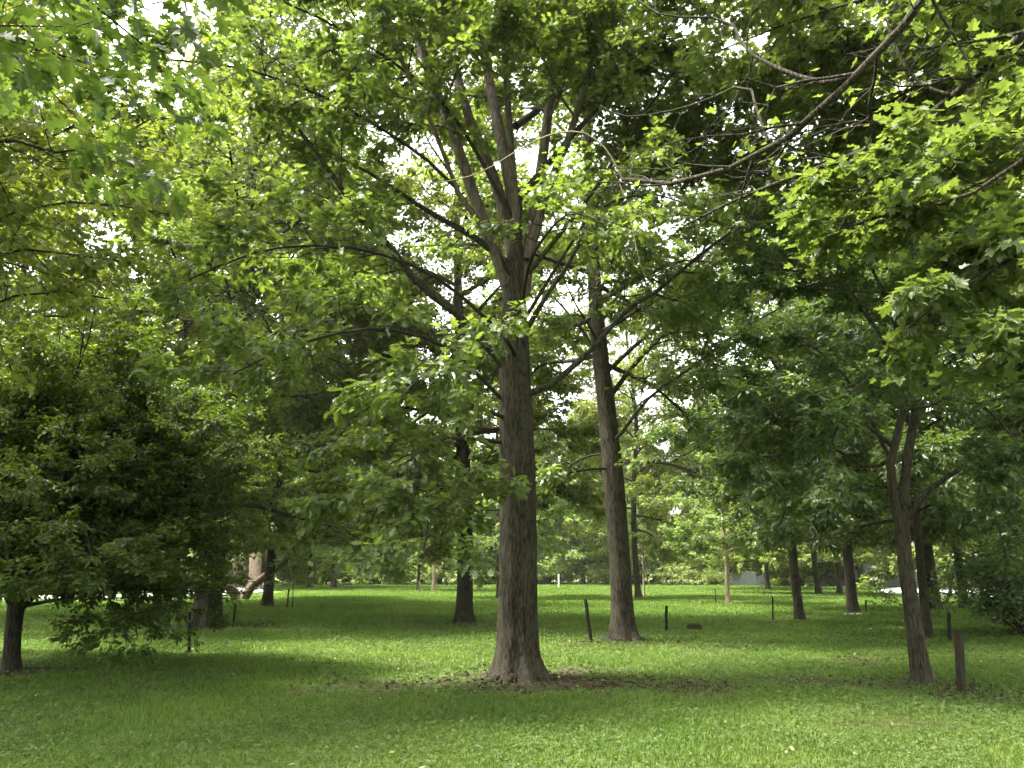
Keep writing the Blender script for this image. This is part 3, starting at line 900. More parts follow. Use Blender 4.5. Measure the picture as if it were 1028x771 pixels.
for x in xs1:
    y = 89 + gW.uniform(-2, 6) - abs(x) * .12
    if min(abs(x + 8), abs(x - 14)) < 3.5:
        continue
    src = w2 if (x > 12 and gW.random() < .7) or gW.random() < .3 else w1
    s = gW.uniform(.85, 1.15)
    copy_tree(src, (x + gW.uniform(-1.5, 1.5), y, 0), gW.uniform(0, 6.28), (s, s * gW.uniform(.9, 1.15)), LW[src], GW)
for x in np.arange(-80, 84, 10.5):
    if abs(x - 2) < 4:
        continue
    s = gW.uniform(.95, 1.25)
    copy_tree(w3, (x + gW.uniform(-2, 2), 104 + gW.uniform(-3, 6), 0), gW.uniform(0, 6.28), (s, s), LW[w3], GW)
for x in np.arange(-70, 76, 9.3):
    src = w2 if gW.random() < .45 else w1
    s = gW.uniform(.95, 1.2)
    copy_tree(src, (x + gW.uniform(-2, 2), 96.5 + gW.uniform(-1.5, 2), 0), gW.uniform(0, 6.28), (s, s * gW.uniform(.9, 1.1)), LW[src], GW)
# nearer trees of the wood on both flanks
for (x, y, src, s) in [(-46, 62, w1, 1.), (-38, 72, w2, 1.), (-30, 76, w1, .9), (-52, 48, w3, .9), (-36, 54, w1, .95), (44, 60, w1, 1.), (36, 72, w2, 1.05), (52, 50, w3, .9), (28, 80, w2, .9), (33, 56, w1, .8)]:
    copy_tree(src, (x, y, 0), gW.uniform(0, 6.28), (s, s), LW[src], GW)


# ------------------------------------------------------------------ shrubs
def shrub(name, label, loc, R, H, n, seed, leaf, size, group=None, dens=10, prm=None):
    g = np.random.default_rng(seed)
    t = thing(name, label, 'shrub', loc, 0, group)
    lim = []
    for i in range(n):
        az = i * 2.4 + g.normal(0, .3)
        el = math.radians(g.uniform(5, 85))
        d = np.array([math.cos(az) * math.cos(el) * R, math.sin(az) * math.cos(el) * R, math.sin(el) * H])
        p0 = np.array([math.cos(az) * R * .15, math.sin(az) * R * .15, -.02])
        pts = [p0 + d * s * g.uniform(.9, 1.1) + np.array([0, 0, .18 * H * math.sin(PI * s)]) for s in np.linspace(0, 1, 5)]
        lim.append((resample(np.array(pts), 12), .018, .004))
    pr = dict(s1=.26, k1=.4, hi1=.9, s2=.2, hi2=.4)
    pr.update(prm or {})
    P0, R0, C1, R1, p1, C2, R2, p2 = twig_tree(lim, pr, g)
    va, qa = tubes(P0, R0, 6)
    vb, qb = tubes(C1, R1, 3)
    obj('stem', mesh_from('stem', np.vstack([va, vb]), [np.vstack([qa, qb + len(va)])], M['twig'], True), t)
    pos, d, nn, _ = leaf_spots(C2, dens, .1, .1, .6, g, 6, .07)
    k = pos[:, 2] > .04
    pos, d, nn = pos[k], d[k], nn[k]
    V, pol = leaf_geo(pos, d, nn, size * g.uniform(.7, 1.3, len(pos)), 'oval')
    obj('foliage', mesh_from('foliage', V, pol, M[leaf]), t)
    return t


shrub('shrub', 'leafy spreading shrub at the right edge beside the road', (13.2, 21.0, 0), 2.4, 2.4, 52, 131, 'shrub_leaf', .11, dens=15, prm=dict(s1=.2, s2=.14))
GU = 'undergrowth shrubs in front of the far wood'
LU = {}
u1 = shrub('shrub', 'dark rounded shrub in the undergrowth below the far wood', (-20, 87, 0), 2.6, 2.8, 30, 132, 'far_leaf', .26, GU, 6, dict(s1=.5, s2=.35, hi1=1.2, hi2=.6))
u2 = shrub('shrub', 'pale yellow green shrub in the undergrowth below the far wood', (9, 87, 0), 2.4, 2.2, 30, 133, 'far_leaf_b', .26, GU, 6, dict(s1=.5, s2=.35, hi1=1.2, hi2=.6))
for x in np.arange(-58, 62, 3.0):
    if min(abs(x + 20), abs(x - 9)) < 2.2:
        continue
    if 20 < x < 39:
        y = 92 + gW.uniform(0, 2)
    else:
        y = 87.5 + gW.uniform(-1.2, 2.5) - abs(x) * .1
    src = u2 if gW.random() < .45 else u1
    s = gW.uniform(.7, 1.35)
    copy_tree(src, (x + gW.uniform(-1, 1), y, 0), gW.uniform(0, 6.28), (s, s * gW.uniform(.8, 1.5)), src['label'], GU)

# ------------------------------------------------------------------ saplings
Bs = G(289, 611)
simple_tree('sapling', 'young sapling with a small round leafy head beside its stake', Bs + [.12, .2, 0], 2.3, .9, .75, 16, 141, 'twig', 'far_leaf', .13, .022, dict(s1=.2, s2=.14, hi1=.4, hi2=.2, n=900, gap=0), cat='sapling', el=(20, 70), droop=.05)
simple_tree('sapling', 'tiny leafy sapling near the short stake and the road on the right', G(886, 614), .75, .25, .45, 9, 142, 'twig', 'oak_leaf', .12, .012, dict(s1=.12, s2=.1, hi1=.25, hi2=.12, n=250, gap=0), cat='sapling', el=(10, 60), droop=.1)


# ------------------------------------------------------------------ stakes, posts and the dark block
def box_mesh(name, pts_bottom, pts_top, mat, bevel=.0):
    V = np.vstack([pts_bottom, pts_top])
    q = np.array([[0, 1, 5, 4], [1, 2, 6, 5], [2, 3, 7, 6], [3, 0, 4, 7], [4, 5, 6, 7], [3, 2, 1, 0]])
    return mesh_from(name, V, [q], mat)


def stake(name, label, bpx, tpx, r, mat, cat, group=None, sides=6, tape=None):
    b = ground_at(*bpx)
    t_ = at(tpx[0], tpx[1], b[1]) - b
    root = thing(name, label, cat, b, 0, group)
    L = np.linalg.norm(t_)
    K = 14
    s = np.linspace(0, 1, K)
    P = np.array([-.12 * t_ / L * 1.0 + 0 * t_]) + s[:, None] * (t_ * (1 + .12 / L))[None]
    g = np.random.default_rng(int(bpx[0]))
    P = P + np.stack([g.normal(0, r * .08, K), g.normal(0, r * .08, K), np.zeros(K)], 1)
    vv, qq = tubes(P[None], (r * (1 + g.normal(0, .03, K)))[None], sides)
    cap = np.arange(len(vv) - sides, len(vv))[None]
    obj('shaft', mesh_from('shaft', vv, [qq, cap], M[mat]), root)
    # a driven cap / chamfered tip
    tip = np.array([P[-1], P[-1] + t_ / L * r * .7, P[-1] + t_ / L * r * .9])[None]
    vv, qq = tubes(tip, np.array([[r * .98, r * .7, r * .1]]), sides)
    obj('tip', mesh_from('tip', vv, [qq], M[mat]), root)
    return root


GP = 'thin stakes on the lawn'
stake('stake', 'dark stake under the hanging leaves of the low dense tree', (190, 658), (190, 615), .03, 'stake', 'stake', GP)
stake('stake', 'thin stake tilted right beside the broad shaded trunk', (234, 629), (236.5, 607), .03, 'stake', 'stake', GP)
stake('stake', 'stake holding the young sapling in front of the far wood', (288, 611), (290, 592), .035, 'stake', 'stake', GP)
stake('stake', 'stake tilted left at the foot of the second oak', (593, 644), (588, 603), .045, 'stake', 'stake', GP)
stake('stake', 'upright short dark stake between the second oak and the low dark block', (669, 633), (669, 609), .04, 'stake', 'stake', GP)
stake('stake', 'thin stake left of the young pale tree on the sunny lawn', (718.5, 606), (718, 592), .03, 'stake_grey', 'stake', GP)
stake('stake', 'thin tall stake left of the brown trunk on the bright lawn', (776, 623), (775.5, 599), .028, 'stake', 'stake', GP)
stake('stake', 'short stake right of the stout trunk with stones', (869.5, 615.5), (869, 603), .03, 'stake', 'stake', GP)
stake('stake', 'dark stake between the thin dark trunk and the stout wooden post', (953.5, 644), (952.5, 616), .04, 'stake', 'stake', GP)
stake('stake', 'pale stub of a stake before the narrow dark far trunk', (421, 595), (421, 584), .05, 'stake_grey', 'stake', GP)
stake('white_post', 'white post at the far lawn edge right of the central trunk', (561, 590), (561, 577), .08, 'white_post', 'post', None, 4)

# stout wooden post, square, weathered, chamfered top
Bp = ground_at(965, 696)
topv = at(962, 633, Bp[1]) - Bp
root = thing('wooden_post', 'stout weathered square wooden post beside the leaning forked tree', 'post', Bp)
K = 40
hw = .044
ring = np.array([[-1, -.8], [-.8, -1], [.8, -1], [1, -.8], [1, .8], [.8, 1], [-.8, 1], [-1, .8]]) * hw
s = np.linspace(0, 1, K)
g = np.random.default_rng(3)
V = []
for k, u in enumerate(s):
    c = topv * u + np.array([0, 0, -.1 * (1 - u)])
    for (a, b) in ring:
        w = 1 + .06 * (noise2(np.array([a * 40 + 3]), np.array([u * 5 + b * 30]), 4)[0] - .5)
        rot = .5
        V.append(c + np.array([(a * math.cos(rot) - b * math.sin(rot)) * w, (a * math.sin(rot) + b * math.cos(rot)) * w, 0]))
V = np.array(V)
# sloped, worn top
V[-8:, 2] += np.array([.012, .0, -.01, -.02, -.012, .0, .012, .018])
idx = np.arange(K * 8).reshape(K, 8)
q = np.stack([idx[:-1], np.roll(idx[:-1], -1, 1), np.roll(idx[1:], -1, 1), idx[1:]], -1).reshape(-1, 4)
obj('shaft', mesh_from('shaft', V, [q, idx[-1][None]], M['post_wood']), root)
st_ = np.array([[-.05, -.085, .55], [.05, -.085, .55]])
DIRT += [(Bp[0] + .3, Bp[1] - .1, .7, .7)]

# low dark block lying on the grass
Bk = ground_at(697, 632.5)
root = thing('dark_block', 'low dark flat block lying on the lawn right of the short upright stake', 'block', Bk)
import bmesh
bm = bmesh.new()
bmesh.ops.create_cube(bm, size=1)
for v in bm.verts:
    v.co.x *= .36; v.co.y *= .26; v.co.z = v.co.z * .15 + .07
bmesh.ops.bevel(bm, geom=bm.edges[:], offset=.025, segments=3, affect='EDGES')
bmesh.ops.subdivide_edges(bm, edges=bm.edges[:], cuts=2, use_grid_fill=True)
g = np.random.default_rng(9)
for v in bm.verts:
    v.co += Vector(g.normal(0, .004, 3))
me = bpy.data.meshes.new('body'); bm.to_mesh(me); bm.free(); me.materials.append(M['block'])
obj('body', me, root)
vv, qq = tubes(np.array([[[-.12, 0, .145], [-.1, 0, .165], [.1, 0, .165], [.12, 0, .145]]]), np.full((1, 4), .012), 6)
obj('handle', mesh_from('handle', vv, [qq], M['block'], True), root)

# pale stones at the foot of the stout trunk
g = np.random.default_rng(12)
Bst = G(853, 618)
for k in range(3):
    bm = bmesh.new()
    bmesh.ops.create_icosphere(bm, subdivisions=2, radius=.09 + .02 * k)
    for v in bm.verts:
        v.co *= 1 + g.normal(0, .07)
        v.co.z *= .5
    me = bpy.data.meshes.new('stone'); bm.to_mesh(me); bm.free(); me.materials.append(M['kerb'])
    o = obj('stone', me); o.location = (Bst[0] - .2 + .24 * k, Bst[1] - .15 + .1 * (k % 2), .04)
    tag(o, 'pale flat stone lying at the foot of the stout dark trunk', 'stone', 'pale stones at the trunk foot')

# ------------------------------------------------------------------ grey fence and house beyond the lawn
F0, F1 = at(722, 591, 86), at(862, 597, 80)
F0[2] = F1[2] = 0
root = thing('grey_fence', 'long grey board fence behind the far trunks on the right', 'fence', F0)
dv = F1 - F0
L = np.linalg.norm(dv[:2])
ux = dv / L
uy = np.array([-ux[1], ux[0], 0])
nb = int(L / .16)
Vs, Qs = [], []
cube_q = np.array([[0, 1, 5, 4], [1, 2, 6, 5], [2, 3, 7, 6], [3, 0, 4, 7], [4, 5, 6, 7], [3, 2, 1, 0]])


def slab(p, a, b, c):
    """box with corner p and edge vectors a, b, c"""
    return np.array([p, p + a, p + a + b, p + b, p + c, p + a + c, p + a + b + c, p + b + c])


def merge(boxes, mat, name, smooth=False):
    V = np.vstack(boxes)
    Q = np.vstack([cube_q + 8 * k for k in range(len(boxes))])
    return mesh_from(name, V, [Q], mat, smooth)


bx = []
for k in range(nb):
    bx.append(slab(ux * (k * L / nb + .006), ux * (L / nb - .012), uy * .02, np.array([0, 0, 1.4 + g.normal(0, .015)])))
obj('board_panel', merge(bx, M['fence'], 'board_panel'), root)
for zz in (.3, 1.1):
    obj('rail', merge([slab(uy * .022 + np.array([0, 0, zz]), ux * L, uy * .04, np.array([0, 0, .09]))], M['fence'], 'rail'), root)
for k in range(9):
    obj('post', merge([slab(ux * (L * k / 8 - .05) + uy * .064, ux * .1, uy * .1, np.array([0, 0, 1.46]))], M['fence'], 'post'), root)

Hb = at(958, 592, 76); Hb[2] = 0
root = thing('house', 'low blue grey house with brick corner glimpsed across the road on the right', 'house', Hb)
W2, Dp, Hh = 6.5, 7., 2.9
obj('wall', merge([slab(np.array([-W2, 0, -.1]), np.array([2 * W2, 0, 0]), np.array([0, Dp, 0]), np.array([0, 0, Hh + .1]))], M['house_wall'], 'wall'), root)
obj('brick_wall', merge([slab(np.array([1.0, -.06, -.1]), np.array([2.2, 0, 0]), np.array([0, .055, 0]), np.array([0, 0, Hh]))], M['house_brick'], 'brick_wall'), root)
rv = np.array([[-W2 - .5, -.6, Hh - .1], [W2 + .5, -.6, Hh - .1], [W2 + .5, Dp + .6, Hh - .1], [-W2 - .5, Dp + .6, Hh - .1], [-W2 - .5, Dp / 2, Hh + 2.2], [W2 + .5, Dp / 2, Hh + 2.2]])
me = mesh_from('roof', rv, [np.array([[0, 1, 5, 4], [2, 3, 4, 5], [3, 2, 1, 0]]), np.array([[0, 4, 3], [1, 2, 5]])], M['house_roof'])
rf = obj('roof', me, root)
for xw in (-5.2, -2.2, 4.2):
    fr = obj('window', merge([slab(np.array([xw - .06, -.03, .84]), np.array([1.32, 0, 0]), np.array([0, .028, 0]), np.array([0, 0, .06])),
                              slab(np.array([xw - .06, -.03, 1.9]), np.array([1.32, 0, 0]), np.array([0, .028, 0]), np.array([0, 0, .06])),
                              slab(np.array([xw - .06, -.03, .9]), np.array([.06, 0, 0]), np.array([0, .028, 0]), np.array([0, 0, 1.0])),
                              slab(np.array([xw + 1.2, -.03, .9]), np.array([.06, 0, 0]), np.array([0, .028, 0]), np.array([0, 0, 1.0]))], M['trim'], 'window'), root)
    obj('pane', merge([slab(np.array([xw, -.015, .9]), np.array([1.2, 0, 0]), np.array([0, .012, 0]), np.array([0, 0, 1.0]))], M['glass'], 'pane'), fr)
dr = obj('door', merge([slab(np.array([-.5, -.04, 0]), np.array([.95, 0, 0]), np.array([0, .038, 0]), np.array([0, 0, 2.1]))], M['trim'], 'door'), root)

# ------------------------------------------------------------------ ground
dirt = np.array(DIRT)


def dirt_at(x, y):
    d = np.zeros_like(x)
    wob = fbm(x * 1.7, y * 1.7, 3, 4)
    wob2 = fbm(x * 5.5, y * 5.5, 8, 3)
    for (cx, cy, r, s) in dirt:
        rr = np.sqrt((x - cx) ** 2 + ((y - cy) * 1.0) ** 2) / r
        d = np.maximum(d, s * np.clip(1.45 - rr + (wob - .5) * 1.6 + (wob2 - .5) * .8, 0, 1))
    sp = fbm(x * .55, y * .55, 21, 4)
    d = np.maximum(d, np.clip((sp - .66) * 5, 0, .55) * (y < 24))
    return np.clip(d, 0, 1)


def hz(x, y):
    return (fbm(x * .12, y * .12, 2, 3) - .5) * .10 * np.clip(1 - y / 60, 0, 1) + (fbm(x * .9, y * .9, 5, 3) - .5) * .035 * np.clip(1 - y / 40, 0, 1)


fx = np.arange(-18, 18.01, .16)
xs = np.concatenate([-np.geomspace(2000, 18.6, 46), fx, np.geomspace(18.6, 2000, 46)])
fy = np.arange(-2, 34.01, .16)
ys = np.concatenate([-np.geomspace(1500, 2.6, 30), fy, np.geomspace(34.6, 3000, 70)])
X, Y = np.meshgrid(xs, ys)
Z = hz(X, Y)
near = np.clip(1 - np.maximum(np.abs(X) - 60, 0) / 40, 0, 1)
Z = Z * near
idx = np.arange(X.size).reshape(X.shape)
q = np.stack([idx[:-1, :-1], idx[:-1, 1:], idx[1:, 1:], idx[1:, :-1]], -1).reshape(-1, 4)

m, N, L = new_mat('lawn soil')
at_ = N.new('ShaderNodeAttribute'); at_.attribute_name = 'dirt'
tc = N.new('ShaderNodeTexCoord')
n1 = N.new('ShaderNodeTexNoise'); n1.inputs['Scale'].default_value = 1.1; n1.inputs['Detail'].default_value = 8; n1.inputs['Roughness'].default_value = .7
n2 = N.new('ShaderNodeTexNoise'); n2.inputs['Scale'].default_value = 24; n2.inputs['Detail'].default_value = 5
L.new(tc.outputs['Object'], n1.inputs['Vector']); L.new(tc.outputs['Object'], n2.inputs['Vector'])
cg = ramp(N, L, n1.outputs[0], [(.3, (.045, .072, .015)), (.5, (.068, .098, .021)), (.7, (.094, .126, .028))])
cd = ramp(N, L, n2.outputs[0], [(.3, (.013, .011, .0055)), (.7, (.042, .036, .019))])
mx = N.new('ShaderNodeMix'); mx.data_type = 'RGBA'
L.new(at_.outputs['Fac'], mx.inputs[0]); L.new(cg, mx.inputs[6]); L.new(cd, mx.inputs[7])
p = N.new('ShaderNodeBsdfPrincipled'); p.inputs['Roughness'].default_value = .95; p.inputs['Specular IOR Level'].default_value = .1
L.new(mx.outputs[2], p.inputs['Base Color'])
b = N.new('ShaderNodeBump'); b.inputs['Strength'].default_value = .8; b.inputs['Distance'].default_value = .03
L.new(n2.outputs[0], b.inputs['Height']); L.new(b.outputs[0], p.inputs['Normal'])
L.new(p.outputs[0], N.new('ShaderNodeOutputMaterial').inputs['Surface'])
gme = mesh_from('ground', np.stack([X.ravel(), Y.ravel(), Z.ravel()], 1), [q], m, True)
da = dirt_at(X.ravel(), Y.ravel())
da[Y.ravel() > 60] = 0
attr = gme.attributes.new('dirt', 'FLOAT', 'POINT')
attr.data.foreach_set('value', da.astype(np.float32))
o = obj('ground', gme); o['kind'] = 'structure'

# ------------------------------------------------------------------ roads
def road(name, pts, w):
    P = resample(np.array([(x, y, 0) for x, y in pts]), 60)
    T = nrm(np.gradient(P, axis=0))
    Nn = np.stack([-T[:, 1], T[:, 0], 0 * T[:, 0]], 1)
    a, b = P + Nn * w / 2, P - Nn * w / 2
    V = np.vstack([a, b]) + np.array([0, 0, .012])
    n = len(P)
    i = np.arange(n - 1)
    o = obj(name, mesh_from(name, V, [np.stack([n + i, n + i + 1, i + 1, i], 1)], M['road'])); o['kind'] = 'structure'
    for sgn, nm in ((1, 'kerb'), (-1, 'kerb')):
        e0, e1 = P + Nn * sgn * (w / 2 + .01), P + Nn * sgn * (w / 2 + .19)
        V = np.vstack([e0 - [0, 0, .05], e0 + [0, 0, .11], e1 + [0, 0, .11], e1 - [0, 0, .05]])
        Q = np.vstack([np.stack([k * n + i, k * n + i + 1, (k + 1) * n + i + 1, (k + 1) * n + i], 1) for k in range(3)])
        ko = obj('kerb', mesh_from('kerb', V, [Q], M['kerb'])); ko['kind'] = 'structure'


road('road', [(75, 34), (48, 40), (35, 45), (29, 52), (32, 62), (46, 80), (70, 100)], 7.5)
road('road', [(-75, 38), (-50, 42), (-34, 45), (-24, 48), (-20, 56), (-24, 70), (-34, 110)], 5.)

# ------------------------------------------------------------------ grass
gg = np.random.default_rng(99)


def sample_lawn(n, d0, d1, pw, spread=.72, pad=2.5):
    u = gg.uniform(0, 1, n)
    d = (d0 ** pw + (d1 ** pw - d0 ** pw) * u) ** (1 / pw)
    x = gg.uniform(-1, 1, n) * (spread * d + pad)
    return x, d


def on_lawn(x, y):
    ok = np.ones(len(x), bool)
    # not on the roads
    for pts, w in (([(75, 34), (48, 40), (35, 45), (29, 52), (32, 62), (46, 80), (70, 100)], 8.1), ([(-75, 38), (-50, 42), (-34, 45), (-24, 48), (-20, 56), (-24, 70), (-34, 110)], 7.6)):
        P = resample(np.array([(a, b, 0) for a, b in pts]), 80)
        sel = np.where((np.abs(x) > 9) & (y > 30))[0]
        for k in range(0, len(sel), 50000):
            s = sel[k:k + 50000]
            dd = np.sqrt((x[s, None] - P[None, :, 0]) ** 2 + (y[s, None] - P[None, :, 1]) ** 2).min(1)
            ok[s] &= dd > w / 2 + .25
    return ok


NB = 900000
x, y = sample_lawn(NB, 5.0, 88.0, .42)
dm = dirt_at(x, y)
dm[y > 60] = 0
k = (gg.uniform(0, 1, NB) > dm * .98) & on_lawn(x, y)
x, y, dm = x[k], y[k], dm[k]
z = hz(x, y)
n = len(x)
dist = np.sqrt(x * x + y * y)
tall = fbm(x * .6, y * .6, 33, 3)
h = (.022 + .085 * tall ** 1.6) * gg.uniform(.6, 1.4, n) * (dist / 8) ** .25 * (1 - .55 * dm)
w = .0042 * (dist / 7) ** .85 * gg.uniform(.7, 1.3, n)
az = gg.uniform(0, 2 * PI, n)
ta = gg.uniform(0, 2 * PI, n)
ln = gg.uniform(.1, .9, n) * h
bx_ = np.stack([np.cos(az) * w, np.sin(az) * w, 0 * w], 1)
p0 = np.stack([x, y, z - .004], 1)
mid = p0 + np.stack([np.cos(ta) * ln * .35, np.sin(ta) * ln * .35, h * .6], 1)
tip = p0 + np.stack([np.cos(ta) * ln, np.sin(ta) * ln, h], 1)
V = np.stack([p0 - bx_, p0 + bx_, mid + bx_ * .8, mid - bx_ * .8, tip], 1).reshape(-1, 3)
i5 = (np.arange(n) * 5)[:, None]
gmat = leaf_mat('grass blades', (.058, .095, .018), (.085, .134, .026), (.122, .172, .039), (1.5, 1.6, .7), trans=.4, rough=.6, spec=.2)
tone = np.clip((fbm(x * .45, y * .45, 61, 3) - .32) * 1.9, 0, 1) * .6 + np.clip((fbm(x * 2.6, y * 2.6, 67, 3) - .3) * 2, 0, 1) * .4
gN, gL = gmat.node_tree.nodes, gmat.node_tree.links
rp = [k_ for k_ in gN if k_.type == 'VALTORGB'][0]
ta_ = gN.new('ShaderNodeAttribute'); ta_.attribute_name = 'tone'
tm_ = ramp(gN, gL, ta_.outputs['Fac'], [(0, (.70, .86, .72)), (.5, (.96, 1.0, .95)), (1, (1.28, 1.14, 1.1))])
mm_ = gN.new('ShaderNodeMix'); mm_.data_type = 'RGBA'; mm_.blend_type = 'MULTIPLY'; mm_.inputs[0].default_value = 1
for lk in list(rp.outputs[0].links):
    gL.new(mm_.outputs[2], lk.to_socket)
gL.new(rp.outputs[0], mm_.inputs[6]); gL.new(tm_, mm_.inputs[7])
o = obj('grass', mesh_from('grass', V, [i5 + np.array([[0, 1, 2, 3]]), i5 + np.array([[3, 2, 4]])], gmat))
at2 = o.data.attributes.new('tone', 'FLOAT', 'POINT')
at2.data.foreach_set('value', np.repeat(tone, 5).astype(np.float32))
o['kind'] = 'stuff'
tag(o, 'short green lawn grass with worn patches under the trees', 'grass')

# clover and broad weeds
NC = 150000
x, y = sample_lawn(NC, 5.0, 30.0, .5)
cm = fbm(x * .8, y * .8, 44, 4)
dm = dirt_at(x, y)
k = (cm > .44 + gg.uniform(-.12, .12, NC)) & (gg.uniform(0, 1, NC) > dm * .85)
x, y = x[k], y[k]
z = hz(x, y)
n = len(x)
dist = np.sqrt(x * x + y * y)
hh = gg.uniform(.03, .075, n)
rr = gg.uniform(.008, .018, n) * (dist / 8) ** .35
allV, off = [], 0
nv = nrm(np.array([0, 0, 1.]) + gg.normal(0, .32, (n, 3)))
a0 = gg.uniform(0, 2 * PI, n)
e1 = nrm(np.cross(nv, np.array([1., 0.1, 0])))
e2 = np.cross(nv, e1)
c0 = np.stack([x, y, z + hh], 1)
lf = np.array([(0, 0), (.7, .55), (1.35, .5), (1.5, 0), (1.35, -.5), (.7, -.55)])
Vl = []
for m3 in range(3):
    a = a0 + m3 * 2.094
    ca, sa = np.cos(a)[:, None], np.sin(a)[:, None]
    u = e1 * ca + e2 * sa
    v = -e1 * sa + e2 * ca
    Vl.append(c0[:, None, :] + rr[:, None, None] * (lf[None, :, 0:1] * u[:, None, :] + lf[None, :, 1:2] * v[:, None, :] + (lf[None, :, 0:1] * .25) * nv[:, None, :]))
V = np.stack(Vl, 1).reshape(-1, 3)
i6 = (np.arange(n * 3) * 6)[:, None]
cmat = leaf_mat('clover leaves', (.043, .070, .020), (.066, .102, .027), (.096, .134, .042), (1.5, 1.6, .7), trans=.35, rough=.6, spec=.2)
o = obj('clover', mesh_from('clover', V, [i6 + np.arange(6)[None]], cmat))
o['kind'] = 'stuff'
tag(o, 'patches of clover and small weeds mixed into the near lawn', 'clover')

# fallen leaves and twigs littering the lawn
NLt = 900
x, y = sample_lawn(NLt, 6, 26, .6)
k = dirt_at(x, y) > -1
n = len(x)
pos = np.stack([x, y, hz(x, y) + gg.uniform(.02, .06, n)], 1)
d = nrm(np.stack([gg.normal(0, 1, n), gg.normal(0, 1, n), gg.normal(0, .2, n)], 1))
nn = nrm(np.array([0, 0, 1.]) + gg.normal(0, .35, (n, 3)))
V, pol = leaf_geo(pos, d, nn, gg.uniform(.03, .075, n), 'oval', .3)
lm = leaf_mat('fallen leaves', (.10, .07, .03), (.22, .17, .06), (.42, .38, .24), (1, .9, .6), trans=.2, rough=.7)
o = obj('leaf_litter', mesh_from('leaf_litter', V, pol, lm))
o['kind'] = 'stuff'
tag(o, 'small yellow and brown fallen leaves scattered over the lawn', 'leaf litter')
# dead leaves and bark crumbs on the bare soil round the trunks
P_, = [np.zeros((0, 3))]
xs_, ys_ = [], []
for (cx, cy, r, s) in DIRT:
    if cy > 30:
        continue
    m_ = int(260 * r * r * s)
    a = gg.uniform(0, 2 * PI, m_)
    q_ = np.sqrt(gg.uniform(0, 1, m_)) * r * 1.2
    xs_.append(cx + np.cos(a) * q_); ys_.append(cy + np.sin(a) * q_)
x, y = np.concatenate(xs_), np.concatenate(ys_)
k = dirt_at(x, y) > .25
x, y = x[k], y[k]
n = len(x)
pos = np.stack([x, y, hz(x, y) + gg.uniform(.002, .03, n)], 1)
d = nrm(np.stack([gg.normal(0, 1, n), gg.normal(0, 1, n), gg.normal(0, .25, n)], 1))
nn = nrm(np.array([0, 0, 1.]) + gg.normal(0, .4, (n, 3)))
V, pol = leaf_geo(pos, d, nn, gg.uniform(.03, .1, n), 'lobe', .3)
lm2 = leaf_mat('dead leaves', (.014, .011, .005), (.032, .026, .013), (.075, .06, .032), (1, .9, .7), trans=.1, rough=.8, spec=.2)
o = obj('dead_leaves', mesh_from('dead_leaves', V, pol, lm2))
o['kind'] = 'stuff'
tag(o, 'brown dead leaves and crumbs on the bare soil round the trunks', 'leaf litter')

# ------------------------------------------------------------------ haze volume added to lift the shade among the trees
hm, N, L = new_mat('added haze')
pv = N.new('ShaderNodeVolumePrincipled')
pv.inputs['Color'].default_value = (.9, .9, .78, 1)
pv.inputs['Density'].default_value = .00024
pv.inputs['Anisotropy'].default_value = .3
L.new(pv.outputs[0], N.new('ShaderNodeOutputMaterial').inputs['Volume'])
hv = slab(np.array([-140., -60, -1.2]), np.array([280., 0, 0]), np.array([0, 220., 0]), np.array([0, 0, 33.]))
o = obj('haze', mesh_from('haze', hv, [cube_q], hm))
o['kind'] = 'stuff'
tag(o, 'thin added haze that lifts the shade of the trees and pales the far wood', 'haze')

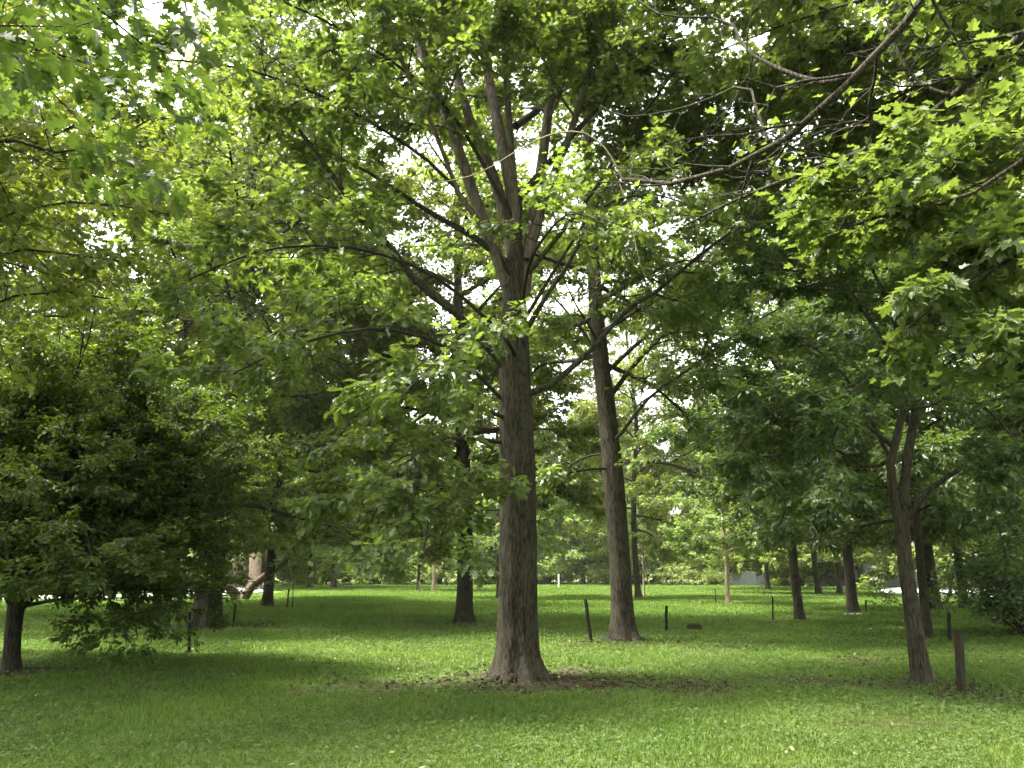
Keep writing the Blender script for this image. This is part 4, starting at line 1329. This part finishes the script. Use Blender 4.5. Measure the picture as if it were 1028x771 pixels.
# ------------------------------------------------------------------ light, sky, camera
w = bpy.data.worlds.new('World')
scene.world = w
w.use_nodes = True
N, L = w.node_tree.nodes, w.node_tree.links
N.clear()
SUN_EL, SUN_AZ = math.radians(60), math.radians(-92)     # azimuth from +Y, negative to the left
sky = N.new('ShaderNodeTexSky')
sky.sky_type = 'NISHITA'
sky.sun_disc = False
sky.sun_elevation = SUN_EL
sky.sun_rotation = SUN_AZ
sky.air_density = 1.0
sky.dust_density = 4.0
sky.ozone_density = 1.0
hs = N.new('ShaderNodeHueSaturation')
hs.inputs['Saturation'].default_value = .2
bg = N.new('ShaderNodeBackground')
bg.inputs['Strength'].default_value = .15
L.new(sky.outputs[0], hs.inputs['Color'])
wb = N.new('ShaderNodeMix')
wb.data_type = 'RGBA'
wb.blend_type = 'MULTIPLY'
wb.inputs[0].default_value = 1
wb.inputs[7].default_value = (1.0, .99, .90, 1)
L.new(hs.outputs[0], wb.inputs[6])
L.new(wb.outputs[2], bg.inputs['Color'])
L.new(bg.outputs[0], N.new('ShaderNodeOutputWorld').inputs['Surface'])

sl = bpy.data.lights.new('sun', 'SUN')
sl.energy = 3.0
sl.angle = math.radians(11)
sl.color = (1.0, .95, .86)
so = bpy.data.objects.new('sun', sl)
COL.objects.link(so)
dirv = Vector((math.sin(SUN_AZ) * math.cos(SUN_EL), math.cos(SUN_AZ) * math.cos(SUN_EL), math.sin(SUN_EL)))
so.rotation_euler = (-dirv).to_track_quat('-Z', 'Y').to_euler()

cd_ = bpy.data.cameras.new('camera')
cd_.sensor_width = 36
cd_.lens = FPX / 1028 * 36
cd_.clip_start = .05
cd_.clip_end = 5000
co = bpy.data.objects.new('camera', cd_)
COL.objects.link(co)
co.location = (0, 0, EYE)
co.rotation_euler = (math.radians(90) + PITCH, 0, 0)
scene.camera = co

scene.view_settings.view_transform = 'Standard'
scene.view_settings.look = 'None'
scene.view_settings.exposure = 3.08
scene.view_settings.gamma = 1
scene.view_settings.use_curve_mapping = False
c = scene.cycles
c.use_denoising = True
try:
    c.denoiser = 'OPENIMAGEDENOISE'
    c.denoising_prefilter = 'ACCURATE'
except Exception:
    pass
c.max_bounces = 9
c.diffuse_bounces = 7
c.glossy_bounces = 2
c.transmission_bounces = 7
c.use_adaptive_sampling = True
c.adaptive_threshold = .02
c.sample_clamp_indirect = 6
c.volume_bounces = 1
c.caustics_reflective = False
c.caustics_refractive = False
print('TRIS', sum(len(me.loops) - 2 * len(me.polygons) for me in bpy.data.meshes))
